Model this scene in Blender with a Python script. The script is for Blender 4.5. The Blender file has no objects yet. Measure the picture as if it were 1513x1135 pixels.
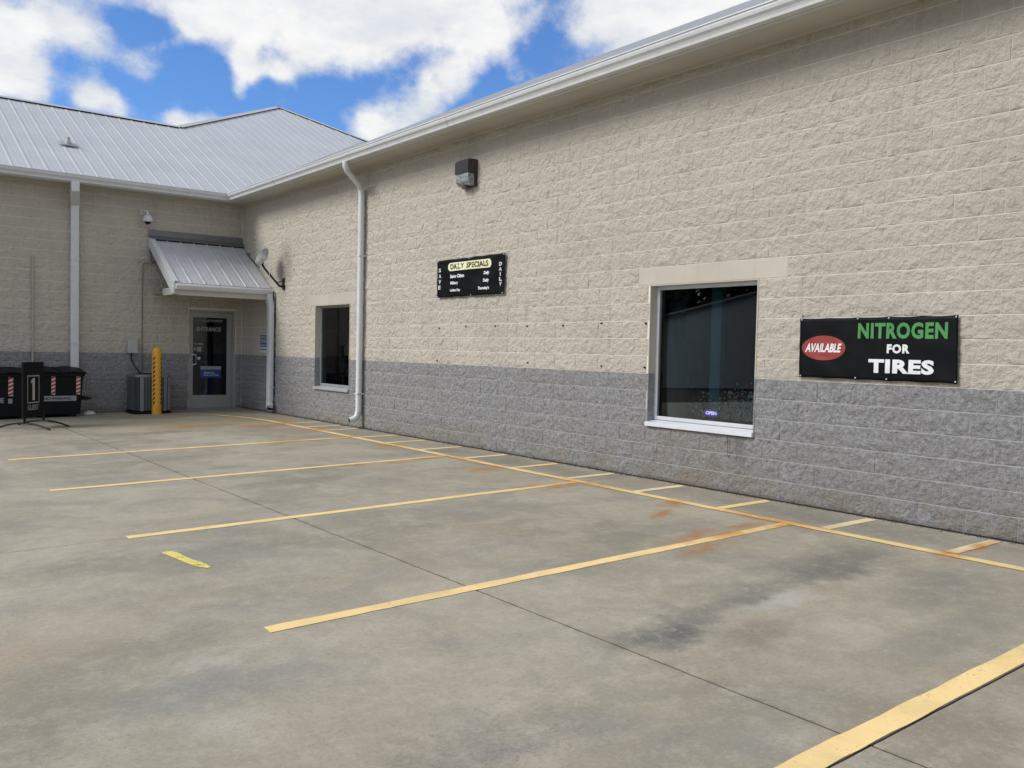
import bpy, math, random
from mathutils import Vector, Matrix, noise
random.seed(7)
C = bpy.context.scene.collection
SC = bpy.context.scene
R = math.radians

# ------------------------------------------------------------------ camera
CAM = Vector((-7.472, -19.575, 1.460))
def cam_axes(yaw, pitch, roll):
    f = Vector((math.sin(yaw)*math.cos(pitch), math.cos(yaw)*math.cos(pitch), math.sin(pitch)))
    r = Vector((math.cos(yaw), -math.sin(yaw), 0)); u = r.cross(f)
    return r*math.cos(roll)+u*math.sin(roll), -r*math.sin(roll)+u*math.cos(roll), f
CR, CU, CF = cam_axes(0.66616, -0.03949, 0.02147)
cd = bpy.data.cameras.new('camera'); cam = bpy.data.objects.new('camera', cd); C.objects.link(cam)
m3 = Matrix((CR, CU, -CF)).transposed()
cam.matrix_world = Matrix.Translation(CAM) @ m3.to_4x4()
cd.sensor_width = 36; cd.lens = 30.607; cd.clip_start = .05; cd.clip_end = 2000
SC.camera = cam

# ------------------------------------------------------------------ light
SUN = Vector((-0.86, 0.30, 0.74)).normalized()
SUN_EL = math.asin(SUN.z); SUN_ROT = math.atan2(SUN.x, SUN.y)
sl = bpy.data.lights.new('sun', 'SUN'); so = bpy.data.objects.new('sun', sl); C.objects.link(so)
sl.energy = 2.6; sl.angle = R(27); sl.color = (1.0, 0.968, 0.915)
so.rotation_euler = SUN.to_track_quat('Z', 'Y').to_euler(); so.location = (-20, 10, 25)
SC.view_settings.view_transform = 'Standard'; SC.view_settings.look = 'None'
SC.view_settings.exposure = 0.25; SC.view_settings.gamma = 1; SC.view_settings.use_curve_mapping = False

class NT:
    """small helper round a node tree"""
    def __init__(s, tree): s.t = tree; s.n = tree.nodes; s.l = tree.links
    def node(s, typ, **kw):
        n = s.n.new(typ)
        for k, v in kw.items(): setattr(n, k, v)
        return n
    def put(s, sock, v):
        if isinstance(v, bpy.types.NodeSocket): s.l.new(v, sock)
        elif v is not None:
            if sock.type == 'RGBA' and len(v) == 3: v = (*v, 1)
            sock.default_value = v
    def math(s, op, a, b=None, c=None, clamp=False):
        n = s.node('ShaderNodeMath', operation=op, use_clamp=clamp)
        s.put(n.inputs[0], a)
        if b is not None: s.put(n.inputs[1], b)
        if c is not None: s.put(n.inputs[2], c)
        return n.outputs[0]
    def vmath(s, op, a, b=None, scale=None):
        n = s.node('ShaderNodeVectorMath', operation=op)
        s.put(n.inputs[0], a)
        if b is not None: s.put(n.inputs[1], b)
        if scale is not None: s.put(n.inputs['Scale'], scale)
        return n.outputs['Value'] if op in ('LENGTH', 'DOT_PRODUCT', 'DISTANCE') else n.outputs[0]
    def noise(s, vec, scale, detail=4, rough=.55, col=False, dist=0):
        n = s.node('ShaderNodeTexNoise'); s.put(n.inputs['Vector'], vec)
        n.inputs['Scale'].default_value = scale; n.inputs['Detail'].default_value = detail
        n.inputs['Roughness'].default_value = rough; n.inputs['Distortion'].default_value = dist
        return n.outputs['Color' if col else 'Fac']
    def ss(s, v, a, b, lo=0., hi=1.):
        n = s.node('ShaderNodeMapRange', interpolation_type='SMOOTHSTEP'); s.put(n.inputs[0], v)
        for i, x in zip((1, 2, 3, 4), (a, b, lo, hi)): n.inputs[i].default_value = x
        return n.outputs[0]
    def mix(s, f, a, b, mode='MIX'):
        n = s.node('ShaderNodeMix', data_type='RGBA', blend_type=mode)
        s.put(n.inputs[0], f); s.put(n.inputs[6], a); s.put(n.inputs[7], b)
        return n.outputs[2]
    def xyz(s, v):
        n = s.node('ShaderNodeSeparateXYZ'); s.put(n.inputs[0], v); return n.outputs
    def comb(s, x, y, z):
        n = s.node('ShaderNodeCombineXYZ')
        for i, v in enumerate((x, y, z)): s.put(n.inputs[i], v)
        return n.outputs[0]
    def mapping(s, v, loc=(0,0,0), rot=(0,0,0), scale=(1,1,1), typ='POINT'):
        n = s.node('ShaderNodeMapping', vector_type=typ); s.put(n.inputs[0], v)
        n.inputs[1].default_value = loc; n.inputs[2].default_value = rot; n.inputs[3].default_value = scale
        return n.outputs[0]
    def ell(s, v, c, r, ang=0., lo=0.35, hi=1.0):
        """soft elliptical patch on the ground: 1 inside, 0 outside"""
        w = s.mapping(v, loc=(c[0], c[1], 0), rot=(0, 0, R(ang)), scale=(r[0], r[1], 1e6), typ='TEXTURE')
        return s.ss(s.vmath('LENGTH', w), lo, hi, 1., 0.)

# ------------------------------------------------------------------ sky
world = bpy.data.worlds.new('World'); SC.world = world; world.use_nodes = True
wt = NT(world.node_tree); wt.n.clear()
sky = wt.node('ShaderNodeTexSky', sky_type='NISHITA'); sky.sun_disc = False
sky.sun_elevation = SUN_EL; sky.sun_rotation = SUN_ROT; sky.altitude = 200
sky.air_density = 1.0; sky.dust_density = .25; sky.ozone_density = 3.2
bg1 = wt.node('ShaderNodeBackground'); wt.put(bg1.inputs[0], wt.mix(1.0, sky.outputs[0], (.60, .84, 1.16), 'MULTIPLY')); bg1.inputs[1].default_value = 0.12
D = wt.node('ShaderNodeTexCoord').outputs['Generated']
dz = wt.math('MAXIMUM', wt.xyz(D)[2], 0.0)
flat = wt.vmath('SCALE', wt.vmath('MULTIPLY', D, (1, 1, 0)), scale=wt.math('DIVIDE', 1.0, wt.math('ADD', dz, 0.16)))
wob = wt.vmath('SCALE', wt.vmath('SUBTRACT', wt.noise(D, 7, 3, .6, col=True), (.5, .5, .5)), scale=0.085)
Dw = wt.vmath('ADD', D, wob)
n1 = wt.noise(flat, 2.1, 7, .60); n2 = wt.noise(D, 12.0, 9, .66)
nn = wt.math('ADD', wt.math('MULTIPLY', n1, .45), wt.math('MULTIPLY', n2, .55))
field = wt.math('MULTIPLY', wt.math('SUBTRACT', nn, .5), 4.2)
def blob(c, r, w):
    dd = wt.vmath('DISTANCE', Dw, Vector(c).normalized())
    return wt.math('MULTIPLY', wt.ss(dd, 0., r, 1., 0.), w)
# where the real clouds and gaps of that day stood
blobs = [((.38,.86,.31),.62,-1.15), ((.285,.90,.332),.05,1.2), ((.325,.893,.325),.05,1.1), ((.23,.925,.345),.05,.6), ((.30,.90,.315),.03,.5),
         ((.36,.86,.36),.12,.85), ((.43,.83,.352),.13,.95), ((.50,.79,.345),.13,1.0), ((.56,.76,.335),.09,.8),
         ((.40,.86,.43),.2,.6), ((.27,.90,.36),.07,.55),
         ((.12,.94,.345),.10,.8), ((.20,.92,.345),.07,.6),
         ((.13,.95,.288),.055,.95), ((.17,.94,.290),.05,.95), ((.215,.935,.284),.045,.95), ((.255,.925,.277),.036,.95),
         ((.13,.958,.250),.045,1.4), ((.165,.955,.244),.038,1.4), ((.215,.948,.236),.034,1.5), ((.29,.925,.236),.036,1.4), ((.32,.918,.235),.027,1.2),
         ((.345,.892,.285),.030,1.7), ((.366,.886,.290),.022,1.1), ((.385,.878,.288),.020,.9),
         ((.455,.852,.240),.04,1.0), ((.485,.838,.245),.05,1.0), ((.52,.815,.262),.045,1.0), ((.535,.80,.283),.04,.8),
         ((.66,.66,.345),.10,.9), ((.72,.60,.36),.12,.9), ((.63,.69,.365),.06,.7),
         ((.595,.735,.325),.035,-.55), ((.57,.77,.275),.028,-.5), ((.31,.90,.31),.045,-.3), ((.235,.925,.315),.03,-.4)]
acc = wt.math('ADD', field, .52)
for b in blobs: acc = wt.math('ADD', acc, blob(*b))
cmask = wt.ss(acc, -.18, .85)
cshade = wt.ss(wt.noise(flat, 3.4, 6, .6), .28, .72, .88, 1.04)
thick = wt.ss(acc, .2, 1.3, .90, .98)
ccol = wt.mix(wt.ss(cshade, .88, 1.0), (.88, .92, .97), (1.0, .995, .98))
bg2 = wt.node('ShaderNodeBackground'); wt.put(bg2.inputs[0], ccol)
wt.put(bg2.inputs[1], wt.math('MULTIPLY', wt.math('MULTIPLY', cshade, thick), .84))
ms = wt.node('ShaderNodeMixShader'); wt.put(ms.inputs[0], wt.math('MULTIPLY', cmask, .97))
wt.l.new(bg1.outputs[0], ms.inputs[1]); wt.l.new(bg2.outputs[0], ms.inputs[2])
wo = wt.node('ShaderNodeOutputWorld'); wt.l.new(ms.outputs[0], wo.inputs[0])

# ------------------------------------------------------------------ mesh helpers
class MB:
    def __init__(s): s.v = []; s.f = []; s.m = []
    def add(s, vs, fs, mi=0):
        b = len(s.v); s.v += [tuple(v) for v in vs]; s.f += [tuple(i+b for i in f) for f in fs]; s.m += [mi]*len(fs)
    def box(s, x0, x1, y0, y1, z0, z1, mi=0):
        x0, x1 = sorted((x0, x1)); y0, y1 = sorted((y0, y1)); z0, z1 = sorted((z0, z1))
        s.add([(x, y, z) for z in (z0, z1) for y in (y0, y1) for x in (x0, x1)],
              [(0,2,3,1), (4,5,7,6), (0,1,5,4), (2,6,7,3), (0,4,6,2), (1,3,7,5)], mi)
    def quad(s, a, b, c, d, mi=0): s.add([a, b, c, d], [(0,1,2,3)], mi)
    def poly(s, pts, mi=0): s.add(pts, [tuple(range(len(pts)))], mi)
    def prism(s, pts, d, mi=0):
        """flat polygon pushed along vector d"""
        n = len(pts); P = [Vector(p) for p in pts]; Q = [p+Vector(d) for p in P]
        s.add(P+Q, [tuple(range(n))[::-1], tuple(range(n, 2*n))]+[(i, (i+1) % n, n+(i+1) % n, n+i) for i in range(n)], mi)
    def sweep(s, path, prof, up=(0,0,1), closed=True, caps=True, mi=0):
        """profile (a,b) along path; a = sideways, b = up-ish; mitred at bends"""
        P = [Vector(p) for p in path]; n = len(P); k = len(prof); rings = []
        up = Vector(up)
        for i in range(n):
            d0 = (P[i]-P[i-1]).normalized() if i else None
            d1 = (P[i+1]-P[i]).normalized() if i < n-1 else None
            t = ((d0 or d1)+(d1 or d0)).normalized()
            sd = t.cross(up)
            if sd.length < 1e-4: sd = Vector((1,0,0))
            sd.normalize(); u2 = sd.cross(t).normalized()
            sc = 1.0
            if d0 and d1: sc = 1/max(.35, t.dot(d1))
            rings.append((P[i], sd, u2, sc, d0, d1))
        vs = []
        for (p, sd, u2, sc, d0, d1) in rings:
            axis = None
            if d0 and d1 and (d1-d0).length > 1e-4: axis = (d1-d0).normalized()
            for a, b in prof:
                o = sd*a+u2*b
                if axis is not None: o = o+axis*(o.dot(axis))*(sc-1)
                vs.append(p+o)
        fs = []
        kk = k if closed else k-1
        for i in range(n-1):
            for j in range(kk):
                fs.append((i*k+j, i*k+(j+1) % k, (i+1)*k+(j+1) % k, (i+1)*k+j))
        if caps and closed:
            fs.append(tuple(range(k))[::-1]); fs.append(tuple((n-1)*k+j for j in range(k)))
        s.add(vs, fs, mi)
    def tube(s, path, r, n=10, caps=True, mi=0, up=(0.03, 0.02, 1)):
        prof = [(r*math.cos(2*math.pi*i/n), r*math.sin(2*math.pi*i/n)) for i in range(n)]
        s.sweep(path, prof, up=up, caps=caps, mi=mi)
    def lathe(s, c, prof, n=28, axis=(0,0,1), mi=0):
        """(r,h) profile round axis"""
        ax = Vector(axis).normalized(); t = Vector((1,0,0)) if abs(ax.x) < .9 else Vector((0,1,0))
        a = ax.cross(t).normalized(); b = ax.cross(a); c = Vector(c); vs = []; fs = []; k = len(prof)
        for (r, h) in prof:
            for i in range(n):
                w = 2*math.pi*i/n; vs.append(c+ax*h+a*(r*math.cos(w))+b*(r*math.sin(w)))
        for j in range(k-1):
            for i in range(n): fs.append((j*n+i, j*n+(i+1) % n, (j+1)*n+(i+1) % n, (j+1)*n+i))
        fs.append(tuple(range(n))[::-1]); fs.append(tuple((k-1)*n+i for i in range(n)))
        s.add(vs, fs, mi)
    def build(s, name, mat, parent=None, smooth=None, bevel=0, kind=None, recalc=True):
        me = bpy.data.meshes.new(name); me.from_pydata(s.v, [], s.f)
        for m_ in (mat if isinstance(mat, (list, tuple)) else [mat]): me.materials.append(m_)
        if any(s.m): me.polygons.foreach_set('material_index', s.m)
        me.update()
        if recalc:
            import bmesh
            b = bmesh.new(); b.from_mesh(me); bmesh.ops.recalc_face_normals(b, faces=b.faces); b.to_mesh(me); b.free()
        if smooth is not None:
            me.polygons.foreach_set('use_smooth', [True]*len(me.polygons))
            me.set_sharp_from_angle(angle=R(smooth))
        o = bpy.data.objects.new(name, me); C.objects.link(o)
        if parent: o.parent = parent
        if bevel:
            bv = o.modifiers.new('bevel', 'BEVEL'); bv.width = bevel; bv.segments = 2; bv.limit_method = 'ANGLE'; bv.angle_limit = R(35)
        if kind: o['kind'] = kind
        return o
def thing(name, label, cat, group=None, loc=(0,0,0)):
    o = bpy.data.objects.new(name, None); C.objects.link(o); o['label'] = label; o['category'] = cat
    o.empty_display_size = .1
    if group: o['group'] = group
    return o
def tag(o, label, cat, group=None):
    o['label'] = label; o['category'] = cat
    if group: o['group'] = group
    return o
def rrect(w, h, r, n=4):
    out = []
    for cx, cy, a0 in ((w/2-r, h/2-r, 0), (-w/2+r, h/2-r, 90), (-w/2+r, -h/2+r, 180), (w/2-r, -h/2+r, 270)):
        for i in range(n+1):
            a = R(a0+90*i/n); out.append((cx+r*math.cos(a), cy+r*math.sin(a)))
    return out
_tc = {}
def text_mesh(txt, bold=.02, shear=0., spacing=1.0):
    cu = bpy.data.curves.new('lettering', 'FONT'); cu.body = txt; cu.size = 1; cu.offset = bold; cu.shear = shear
    cu.space_character = spacing; cu.resolution_u = 3
    o = bpy.data.objects.new('lettering_tmp', cu); C.objects.link(o)
    bpy.context.view_layer.update()
    me = bpy.data.meshes.new_from_object(o.evaluated_get(bpy.context.evaluated_depsgraph_get()))
    vs = [v.co.copy() for v in me.vertices]; fs = [tuple(p.vertices) for p in me.polygons]
    bpy.data.objects.remove(o); bpy.data.curves.remove(cu); bpy.data.meshes.remove(me)
    return vs, fs
def lettering(name, txt, rect, place, mat, parent, bold=.02, shear=0., spacing=1.0, thick=.0012):
    """rect = (u0,u1,v0,v1) on the surface; place(u,v,h) -> world point"""
    vs, fs = text_mesh(txt, bold, shear, spacing)
    x0 = min(v.x for v in vs); x1 = max(v.x for v in vs); y0 = min(v.y for v in vs); y1 = max(v.y for v in vs)
    u0, u1, v0, v1 = rect; mb = MB()
    pts = [place(u0+(v.x-x0)/(x1-x0)*(u1-u0), v0+(v.y-y0)/(y1-y0)*(v1-v0), thick) for v in vs]
    mb.add(pts, fs)
    return mb.build(name, mat, parent, recalc=False)

# ------------------------------------------------------------------ materials
def newmat(name):
    m = bpy.data.materials.new(name); m.use_nodes = True; t = NT(m.node_tree)
    return m, t, t.n['Principled BSDF'], t.node('ShaderNodeNewGeometry').outputs['Position']
def bump(t, b, h, strength, dist):
    n = t.node('ShaderNodeBump'); n.inputs['Strength'].default_value = strength; n.inputs['Distance'].default_value = dist
    t.put(n.inputs['Height'], h); t.l.new(n.outputs[0], b.inputs['Normal'])
def simple(name, col, rough=.5, metal=0., var=.08, scale=6., bmp=0., spec=.5, dirt=None):
    m, t, b, P = newmat(name)
    f = t.noise(P, scale, 5, .6); f2 = t.noise(P, scale*9, 3, .6)
    k = t.math('ADD', t.math('MULTIPLY', f, .7), t.math('MULTIPLY', f2, .3))
    lo = tuple(c*(1-var) for c in col); hi = tuple(min(1, c*(1+var)) for c in col)
    c = t.mix(t.ss(k, .3, .7), lo, hi)
    if dirt: c = t.mix(t.math('MULTIPLY', t.ss(t.noise(P, scale*2.3, 6, .7), .5, .75), dirt[1]), c, dirt[0])
    t.put(b.inputs['Base Color'], c); b.inputs['Metallic'].default_value = metal
    t.put(b.inputs['Roughness'], t.ss(f, .25, .75, max(.02, rough-.07), min(1, rough+.07)))
    b.inputs['Specular IOR Level'].default_value = spec
    if bmp: bump(t, b, f2, .5, bmp)
    return m

def wall_material(name, split=True, mortar=False, smoothface=False):
    m, t, b, P = newmat(name); x, y, z = t.xyz(P)
    beige = (.55, .505, .430); grey = (.295, .292, .294)
    edge = t.math('ADD', z, t.math('MULTIPLY', t.math('SUBTRACT', t.noise(P, 24, 2), .5), .012))
    f = t.ss(edge, 1.214, 1.222)
    if smoothface: beige = (.45, .412, .348); grey = (.24, .235, .24)
    n = t.noise(P, 1.3, 5, .6); n2 = t.noise(P, 26, 4, .65)
    bc = t.mix(t.ss(n, .3, .7), tuple(c*.95 for c in beige), tuple(c*1.05 for c in beige))
    # faint vertical runs where rain has streaked the beige paint
    st = t.noise(t.mapping(P, scale=(5, 5, .35)), 2.2, 4, .6)
    bc = t.mix(t.math('MULTIPLY', t.ss(st, .52, .75), .22), bc, (.30, .265, .20))
    # grey band: chalky scuffs and brown splash dirt near the ground
    gc = t.mix(t.ss(n2, .35, .70), tuple(c*.78 for c in grey), tuple(c*1.22 for c in grey))
    gc = t.mix(t.math('MULTIPLY', t.ss(n, .45, .68), .35), gc, (.25, .235, .23))
    spl = t.math('MULTIPLY', t.ss(z, 0.0, .55, 1., 0.), t.ss(t.noise(P, 2.3, 6, .65), .38, .62))
    gc = t.mix(t.math('MULTIPLY', spl, .65), gc, (.235, .20, .155))
    # wash-down under the large window sill and pale crust beside it
    w1 = t.math('MULTIPLY', t.ss(t.math('ABSOLUTE', t.math('ADD', y, 13.25)), .3, 1.15, 1., 0.), t.ss(z, .35, .75, 1., .25))
    w1 = t.math('MULTIPLY', w1, t.ss(t.noise(P, 5, 5, .65), .3, .6))
    gc = t.mix(t.math('MULTIPLY', w1, .55), gc, (.25, .215, .175))
    run = t.math('MULTIPLY', t.ss(t.math('ABSOLUTE', t.math('ADD', y, 13.93)), .02, .10, 1., 0.), t.ss(z, .15, .6))
    gc = t.mix(t.math('MULTIPLY', run, .5), gc, (.10, .095, .09))
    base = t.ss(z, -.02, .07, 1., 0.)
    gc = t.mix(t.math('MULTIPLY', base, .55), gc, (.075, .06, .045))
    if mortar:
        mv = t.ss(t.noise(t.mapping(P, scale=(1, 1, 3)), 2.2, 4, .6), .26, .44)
        bc = t.mix(t.math('MULTIPLY', mv, .62), bc, (.80, .75, .66)); gc = t.mix(t.math('MULTIPLY', mv, .42), gc, (.60, .585, .57))  # joints lightened in colour, standing in for skylight caught on their ledges
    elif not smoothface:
        bc = t.mix(t.math('MULTIPLY', t.ss(n2, .34, .52, 1., 0.), .26), bc, (.50, .45, .37))  # relief shade put into the block colour: darker where the noise is low
    c = t.mix(f, gc, bc)
    # soft cast shadow of the dish, painted into the wall colour
    dish_shadow = t.math('MULTIPLY', t.ss(t.vmath('DISTANCE', t.mapping(P, scale=(1, 1, .7)), (0, -2.42, 2.17)), .1, .48, 1., 0.), .5)
    c = t.mix(dish_shadow, c, (.17, .15, .125))
    t.put(b.inputs['Base Color'], c); b.inputs['Roughness'].default_value = .9
    b.inputs['Specular IOR Level'].default_value = .25
    if mortar: bump(t, b, t.noise(P, 70, 3), .35, .003)
    elif smoothface: bump(t, b, t.noise(P, 120, 3), .3, .002)
    else:
        h = t.math('ADD', t.math('MULTIPLY', t.noise(P, 17, 3, .5), 1.4), t.math('MULTIPLY', t.noise(P, 42, 5, .72), .9))
        bump(t, b, h, 1.0, .036)
    return m
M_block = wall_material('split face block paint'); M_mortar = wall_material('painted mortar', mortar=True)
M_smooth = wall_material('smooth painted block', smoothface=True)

RUST = [(-.84,-14.9,.16,.9,0), (-.83,-12.6,.14,.8,0), (-.84,-10.0,.14,.7,0), (-.4,-16.55,.4,.10,5), (-2.2,-15.28,.5,.10,12), (-1.25,-14.95,.4,.12,-10), (-1.2,-12.55,.5,.10,0), (-1.9,-6.95,.6,.12,0), (-1.61,-15.10,.50,.16,8), (-1.95,-14.98,.55,.16,12), (-1.0,-15.14,.35,.10,0), (-1.05,-12.42,.5,.20,5), (-1.5,-12.30,.4,.13,0),
        (-1.1,-9.75,.6,.16,0), (-1.7,-9.9,.5,.14,0), (-.95,-6.9,.6,.18,0), (-1.3,-4.4,.9,.45,0), (-2.6,-3.9,1.1,.4,10),
        (-.75,-4.2,.35,.7,0), (-.8,-5.6,.25,.6,0), (-.9,-8.3,.3,.5,0), (-1.1,-11.0,.5,.3,20), (-.95,-13.9,.35,.25,20), (-.86,-16.5,.3,.18,10),
        (-1.45,-14.2,.5,.12,30), (-2.3,-9.8,.5,.1,0)]
def rust_mask(t, P):
    warp = t.vmath('ADD', P, t.vmath('SCALE', t.vmath('SUBTRACT', t.noise(P, 4, 4, .6, col=True), (.5,.5,.5)), scale=.28))
    acc = None
    for (x, y, rx, ry, a) in RUST:
        e = t.ell(warp, (x, y), (rx, ry), a, 0., 1.)
        acc = e if acc is None else t.math('MAXIMUM', acc, e)
    return t.math('MULTIPLY', acc, t.ss(t.noise(P, 7, 5, .7), .26, .54), clamp=True)

def concrete_material():
    m, t, b, P = newmat('weathered concrete'); x, y, z = t.xyz(P)
    P2 = t.comb(x, y, 0.)
    base = (.325, .305, .258)
    n0 = t.noise(P2, .42, 6, .6, dist=.5); n1 = t.noise(P2, 1.7, 7, .65, dist=.6); n2 = t.noise(P2, 9, 6, .65); n3 = t.noise(P2, 110, 4, .7)
    c = t.mix(t.ss(n0, .34, .66), (.236, .214, .160), (.362, .328, .25))
    c = t.mix(t.math('MULTIPLY', t.ss(n1, .42, .62), .45), c, (.40, .37, .30))
    c = t.mix(t.math('MULTIPLY', t.ss(n2, .45, .62), .16), c, (.21, .195, .16)); c = t.mix(t.math('MULTIPLY', t.ss(n2, .50, .36), .25), c, (.43, .40, .33))
    c = t.mix(t.math('MULTIPLY', t.ss(n1, .54, .36), .0), c, base)
    # damp looking dark patches, pinkish wear and pale scuffs
    c = t.mix(t.math('MULTIPLY', t.ss(t.noise(P2, 1.1, 6, .62, dist=.8), .50, .66), .48), c, (.205, .20, .18))
    c = t.mix(t.math('MULTIPLY', t.ss(t.noise(t.mapping(P2, loc=(9, 4, 0)), .8, 5, .6), .50, .66), .30), c, (.32, .262, .195))
    warp = t.vmath('ADD', P2, t.vmath('SCALE', t.vmath('SUBTRACT', t.noise(P2, 2.6, 5, .65, col=True), (.5,.5,.5)), scale=.7))
    for (cx, cy, rx, ry, a, col, k) in (
        (-3.85,-16.40,.55,.20,6,(.10,.10,.095),.72), (-3.0,-16.30,.6,.2,4,(.12,.12,.11),.55), (-2.0,-16.22,.7,.25,6,(.12,.12,.105),.62), (-1.35,-16.1,.5,.4,0,(.13,.13,.115),.45),
        (-3.55,-16.75,.5,.16,0,(.17,.14,.11),.45), (-2.9,-16.46,.40,.10,0,(.46,.45,.42),.5), (-1.6,-16.9,.8,.3,0,(.15,.15,.13),.4), (-.45,-15.2,.42,2.2,0,(.20,.19,.155),.65),
        (-.42,-11.0,.40,2.6,0,(.20,.185,.14),.6), (-.45,-6.5,.5,3.0,0,(.21,.19,.14),.5), (-.9,-17.6,.6,.6,0,(.30,.25,.15),.4), (-2.2,-3.0,2.0,1.3,0,(.25,.21,.13),.55), (-3.4,-2.6,1.0,.5,0,(.17,.155,.115),.5), (-1.5,-5.6,1.0,.5,0,(.26,.21,.13),.4),
        (-6.05,-15.45,.22,.16,0,(.42,.40,.35),.35), (-6.25,-15.75,.4,.2,0,(.2,.2,.19),.45), (-6.2,-16.1,.18,.14,0,(.42,.40,.35),.3),
        (-6.9,-14.7,.55,.35,15,(.34,.27,.19),.5), (-5.5,-16.95,.5,.18,0,(.19,.185,.17),.45), (-3.2,-4.6,1.0,.35,8,(.15,.13,.09),.6), (-2.6,-1.6,1.6,.5,0,(.19,.165,.11),.6),
        (-1.2,-3.2,1.2,1.0,0,(.27,.215,.12),.6), (-4.3,-5.6,.7,.2,5,(.17,.16,.13),.5), (-5.2,-9.2,1.3,.3,8,(.22,.21,.18),.4)):
        e = t.ell(warp, (cx, cy), (rx*1.3, ry*1.35), a, 0., 1.)
        c = t.mix(t.math('MULTIPLY', t.math('MULTIPLY', e, t.ss(n2, .22, .5)), min(.95, k*1.3)), c, col)
    # old tyre lanes running towards the wall
    ln = t.math('ABSOLUTE', t.math('SUBTRACT', t.math('FRACT', t.math('DIVIDE', t.math('ADD', y, 30.3), 1.36)), .5))
    lane = t.math('MULTIPLY', t.ss(ln, .07, .17, 1., 0.), t.math('MULTIPLY', t.ss(t.noise(P2, .6, 4), .44, .64), t.ss(x, -5.5, -3.5)))
    c = t.mix(t.math('MULTIPLY', lane, .38), c, (.16, .155, .14))
    # dirt along the sawn joints
    dj = t.math('ABSOLUTE', t.math('ADD', x, 4.26))
    c = t.mix(t.math('MULTIPLY', t.math('MULTIPLY', t.ss(dj, .0, .05, 1., 0.), t.ss(n2, .42, .62)), .35), c, (.15, .14, .12))
    rm = rust_mask(t, P)
    c = t.mix(t.math('MULTIPLY', rm, .9), c, (.33, .16, .045))
    # fine grit and pores
    c = t.mix(t.math('MULTIPLY', t.ss(n3, .52, .70), .5), c, (.15, .14, .12))
    nm = t.noise(P2, 38, 5, .7); c = t.mix(t.math('MULTIPLY', t.ss(nm, .52, .68), .38), c, (.17, .16, .135)); c = t.mix(t.math('MULTIPLY', t.ss(nm, .48, .34), .22), c, (.46, .43, .37))
    c = t.mix(t.math('MULTIPLY', t.ss(n3, .44, .30), .25), c, (.50, .48, .43))
    vor = t.node('ShaderNodeTexVoronoi'); t.put(vor.inputs['Vector'], P2); vor.inputs['Scale'].default_value = 26
    pit = t.math('MULTIPLY', t.ss(vor.outputs['Distance'], .05, .14, 1., 0.), t.ss(t.noise(P2, 1.9, 4), .5, .62))
    c = t.mix(t.math('MULTIPLY', pit, .6), c, (.10, .095, .085))
    # hairline scaling cracks
    v2 = t.node('ShaderNodeTexVoronoi', feature='DISTANCE_TO_EDGE'); t.put(v2.inputs['Vector'], t.vmath('ADD', P2, t.vmath('SCALE', t.noise(P2, 14, 3, .6, col=True), scale=.12))); v2.inputs['Scale'].default_value = 11
    cr = t.math('MULTIPLY', t.ss(v2.outputs['Distance'], .0, .045, 1., 0.), t.ell(warp, (-5.6, -17.0), (1.1, .45), 0, .2, 1.))
    c = t.mix(t.math('MULTIPLY', cr, .5), c, (.13, .125, .11))
    t.put(b.inputs['Base Color'], c)
    t.put(b.inputs['Roughness'], t.ss(n1, .35, .65, .62, .82)); b.inputs['Specular IOR Level'].default_value = .4
    h = t.math('ADD', t.math('MULTIPLY', n3, .5), t.math('MULTIPLY', n2, .8)); bump(t, b, h, .28, .006)
    return m
M_conc = concrete_material()

def line_material(name, col, wear=.45):
    m, t, b, P = newmat(name)
    n = t.noise(P, 22, 6, .7); n2 = t.noise(P, 3, 4, .6); n3 = t.noise(P, 110, 3, .7)
    c = t.mix(t.ss(n2, .35, .65), tuple(v*.93 for v in col), tuple(min(1, v*1.06) for v in col))
    c = t.mix(t.math('MULTIPLY', t.ss(t.noise(P, 1.7, 5, .65, dist=.6), .48, .66), .30), c, (.42, .33, .18))
    c = t.mix(t.math('MULTIPLY', t.ss(n, .56, .74), wear), c, (.36, .30, .19))
    c = t.mix(t.math('MULTIPLY', t.ss(n3, .60, .74), .3), c, (.30, .25, .16))
    c = t.mix(t.math('MULTIPLY', rust_mask(t, P), .85), c, (.50, .215, .03))
    t.put(b.inputs['Base Color'], c); b.inputs['Roughness'].default_value = .75; b.inputs['Specular IOR Level'].default_value = .3
    hole = t.math('ADD', t.math('MULTIPLY', t.noise(P, 55, 5, .75), .6), t.math('MULTIPLY', t.noise(P, 6, 3, .6), .4))
    t.put(b.inputs['Alpha'], t.ss(hole, *((.60, .64) if wear < .9 else (.47, .60)), 1., .12))
    bump(t, b, n3, .25, .002)
    return m
M_line = line_material('yellow line paint', (.78, .58, .27))
M_line_pale = line_material('faded pale line paint', (.72, .60, .38), .7)
M_spray = line_material('bright yellow spray paint', (.72, .62, .16), .9)

M_white = simple('white gutter enamel', (.60, .61, .62), .38, var=.05, dirt=((.34,.33,.30), .25))
M_white2 = simple('white painted metal', (.56, .57, .57), .4, var=.04, dirt=((.40,.39,.36), .25))
M_soffit = simple('soffit vinyl', (.47, .44, .385), .6, var=.05, scale=1.5)
M_roof = simple('galvalume roof panel', (.43, .447, .47), .6, metal=.0, var=.05, scale=.9)
M_roofcap = simple('roof ridge metal', (.44, .45, .465), .5, metal=0, var=.04)
M_flash = simple('dull grey flashing', (.16, .16, .165), .5, metal=.3)
M_dark = simple('black plastic', (.0065, .007, .008), .55, var=.3, bmp=.001, spec=.16)
M_black = simple('black painted steel', (.009, .009, .010), .5, spec=.25)
M_alu = simple('grey door aluminium', (.33, .33, .32), .42, metal=.3, var=.05)
M_winframe = simple('pale window aluminium', (.60, .62, .64), .35, metal=.25, var=.05)
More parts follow.
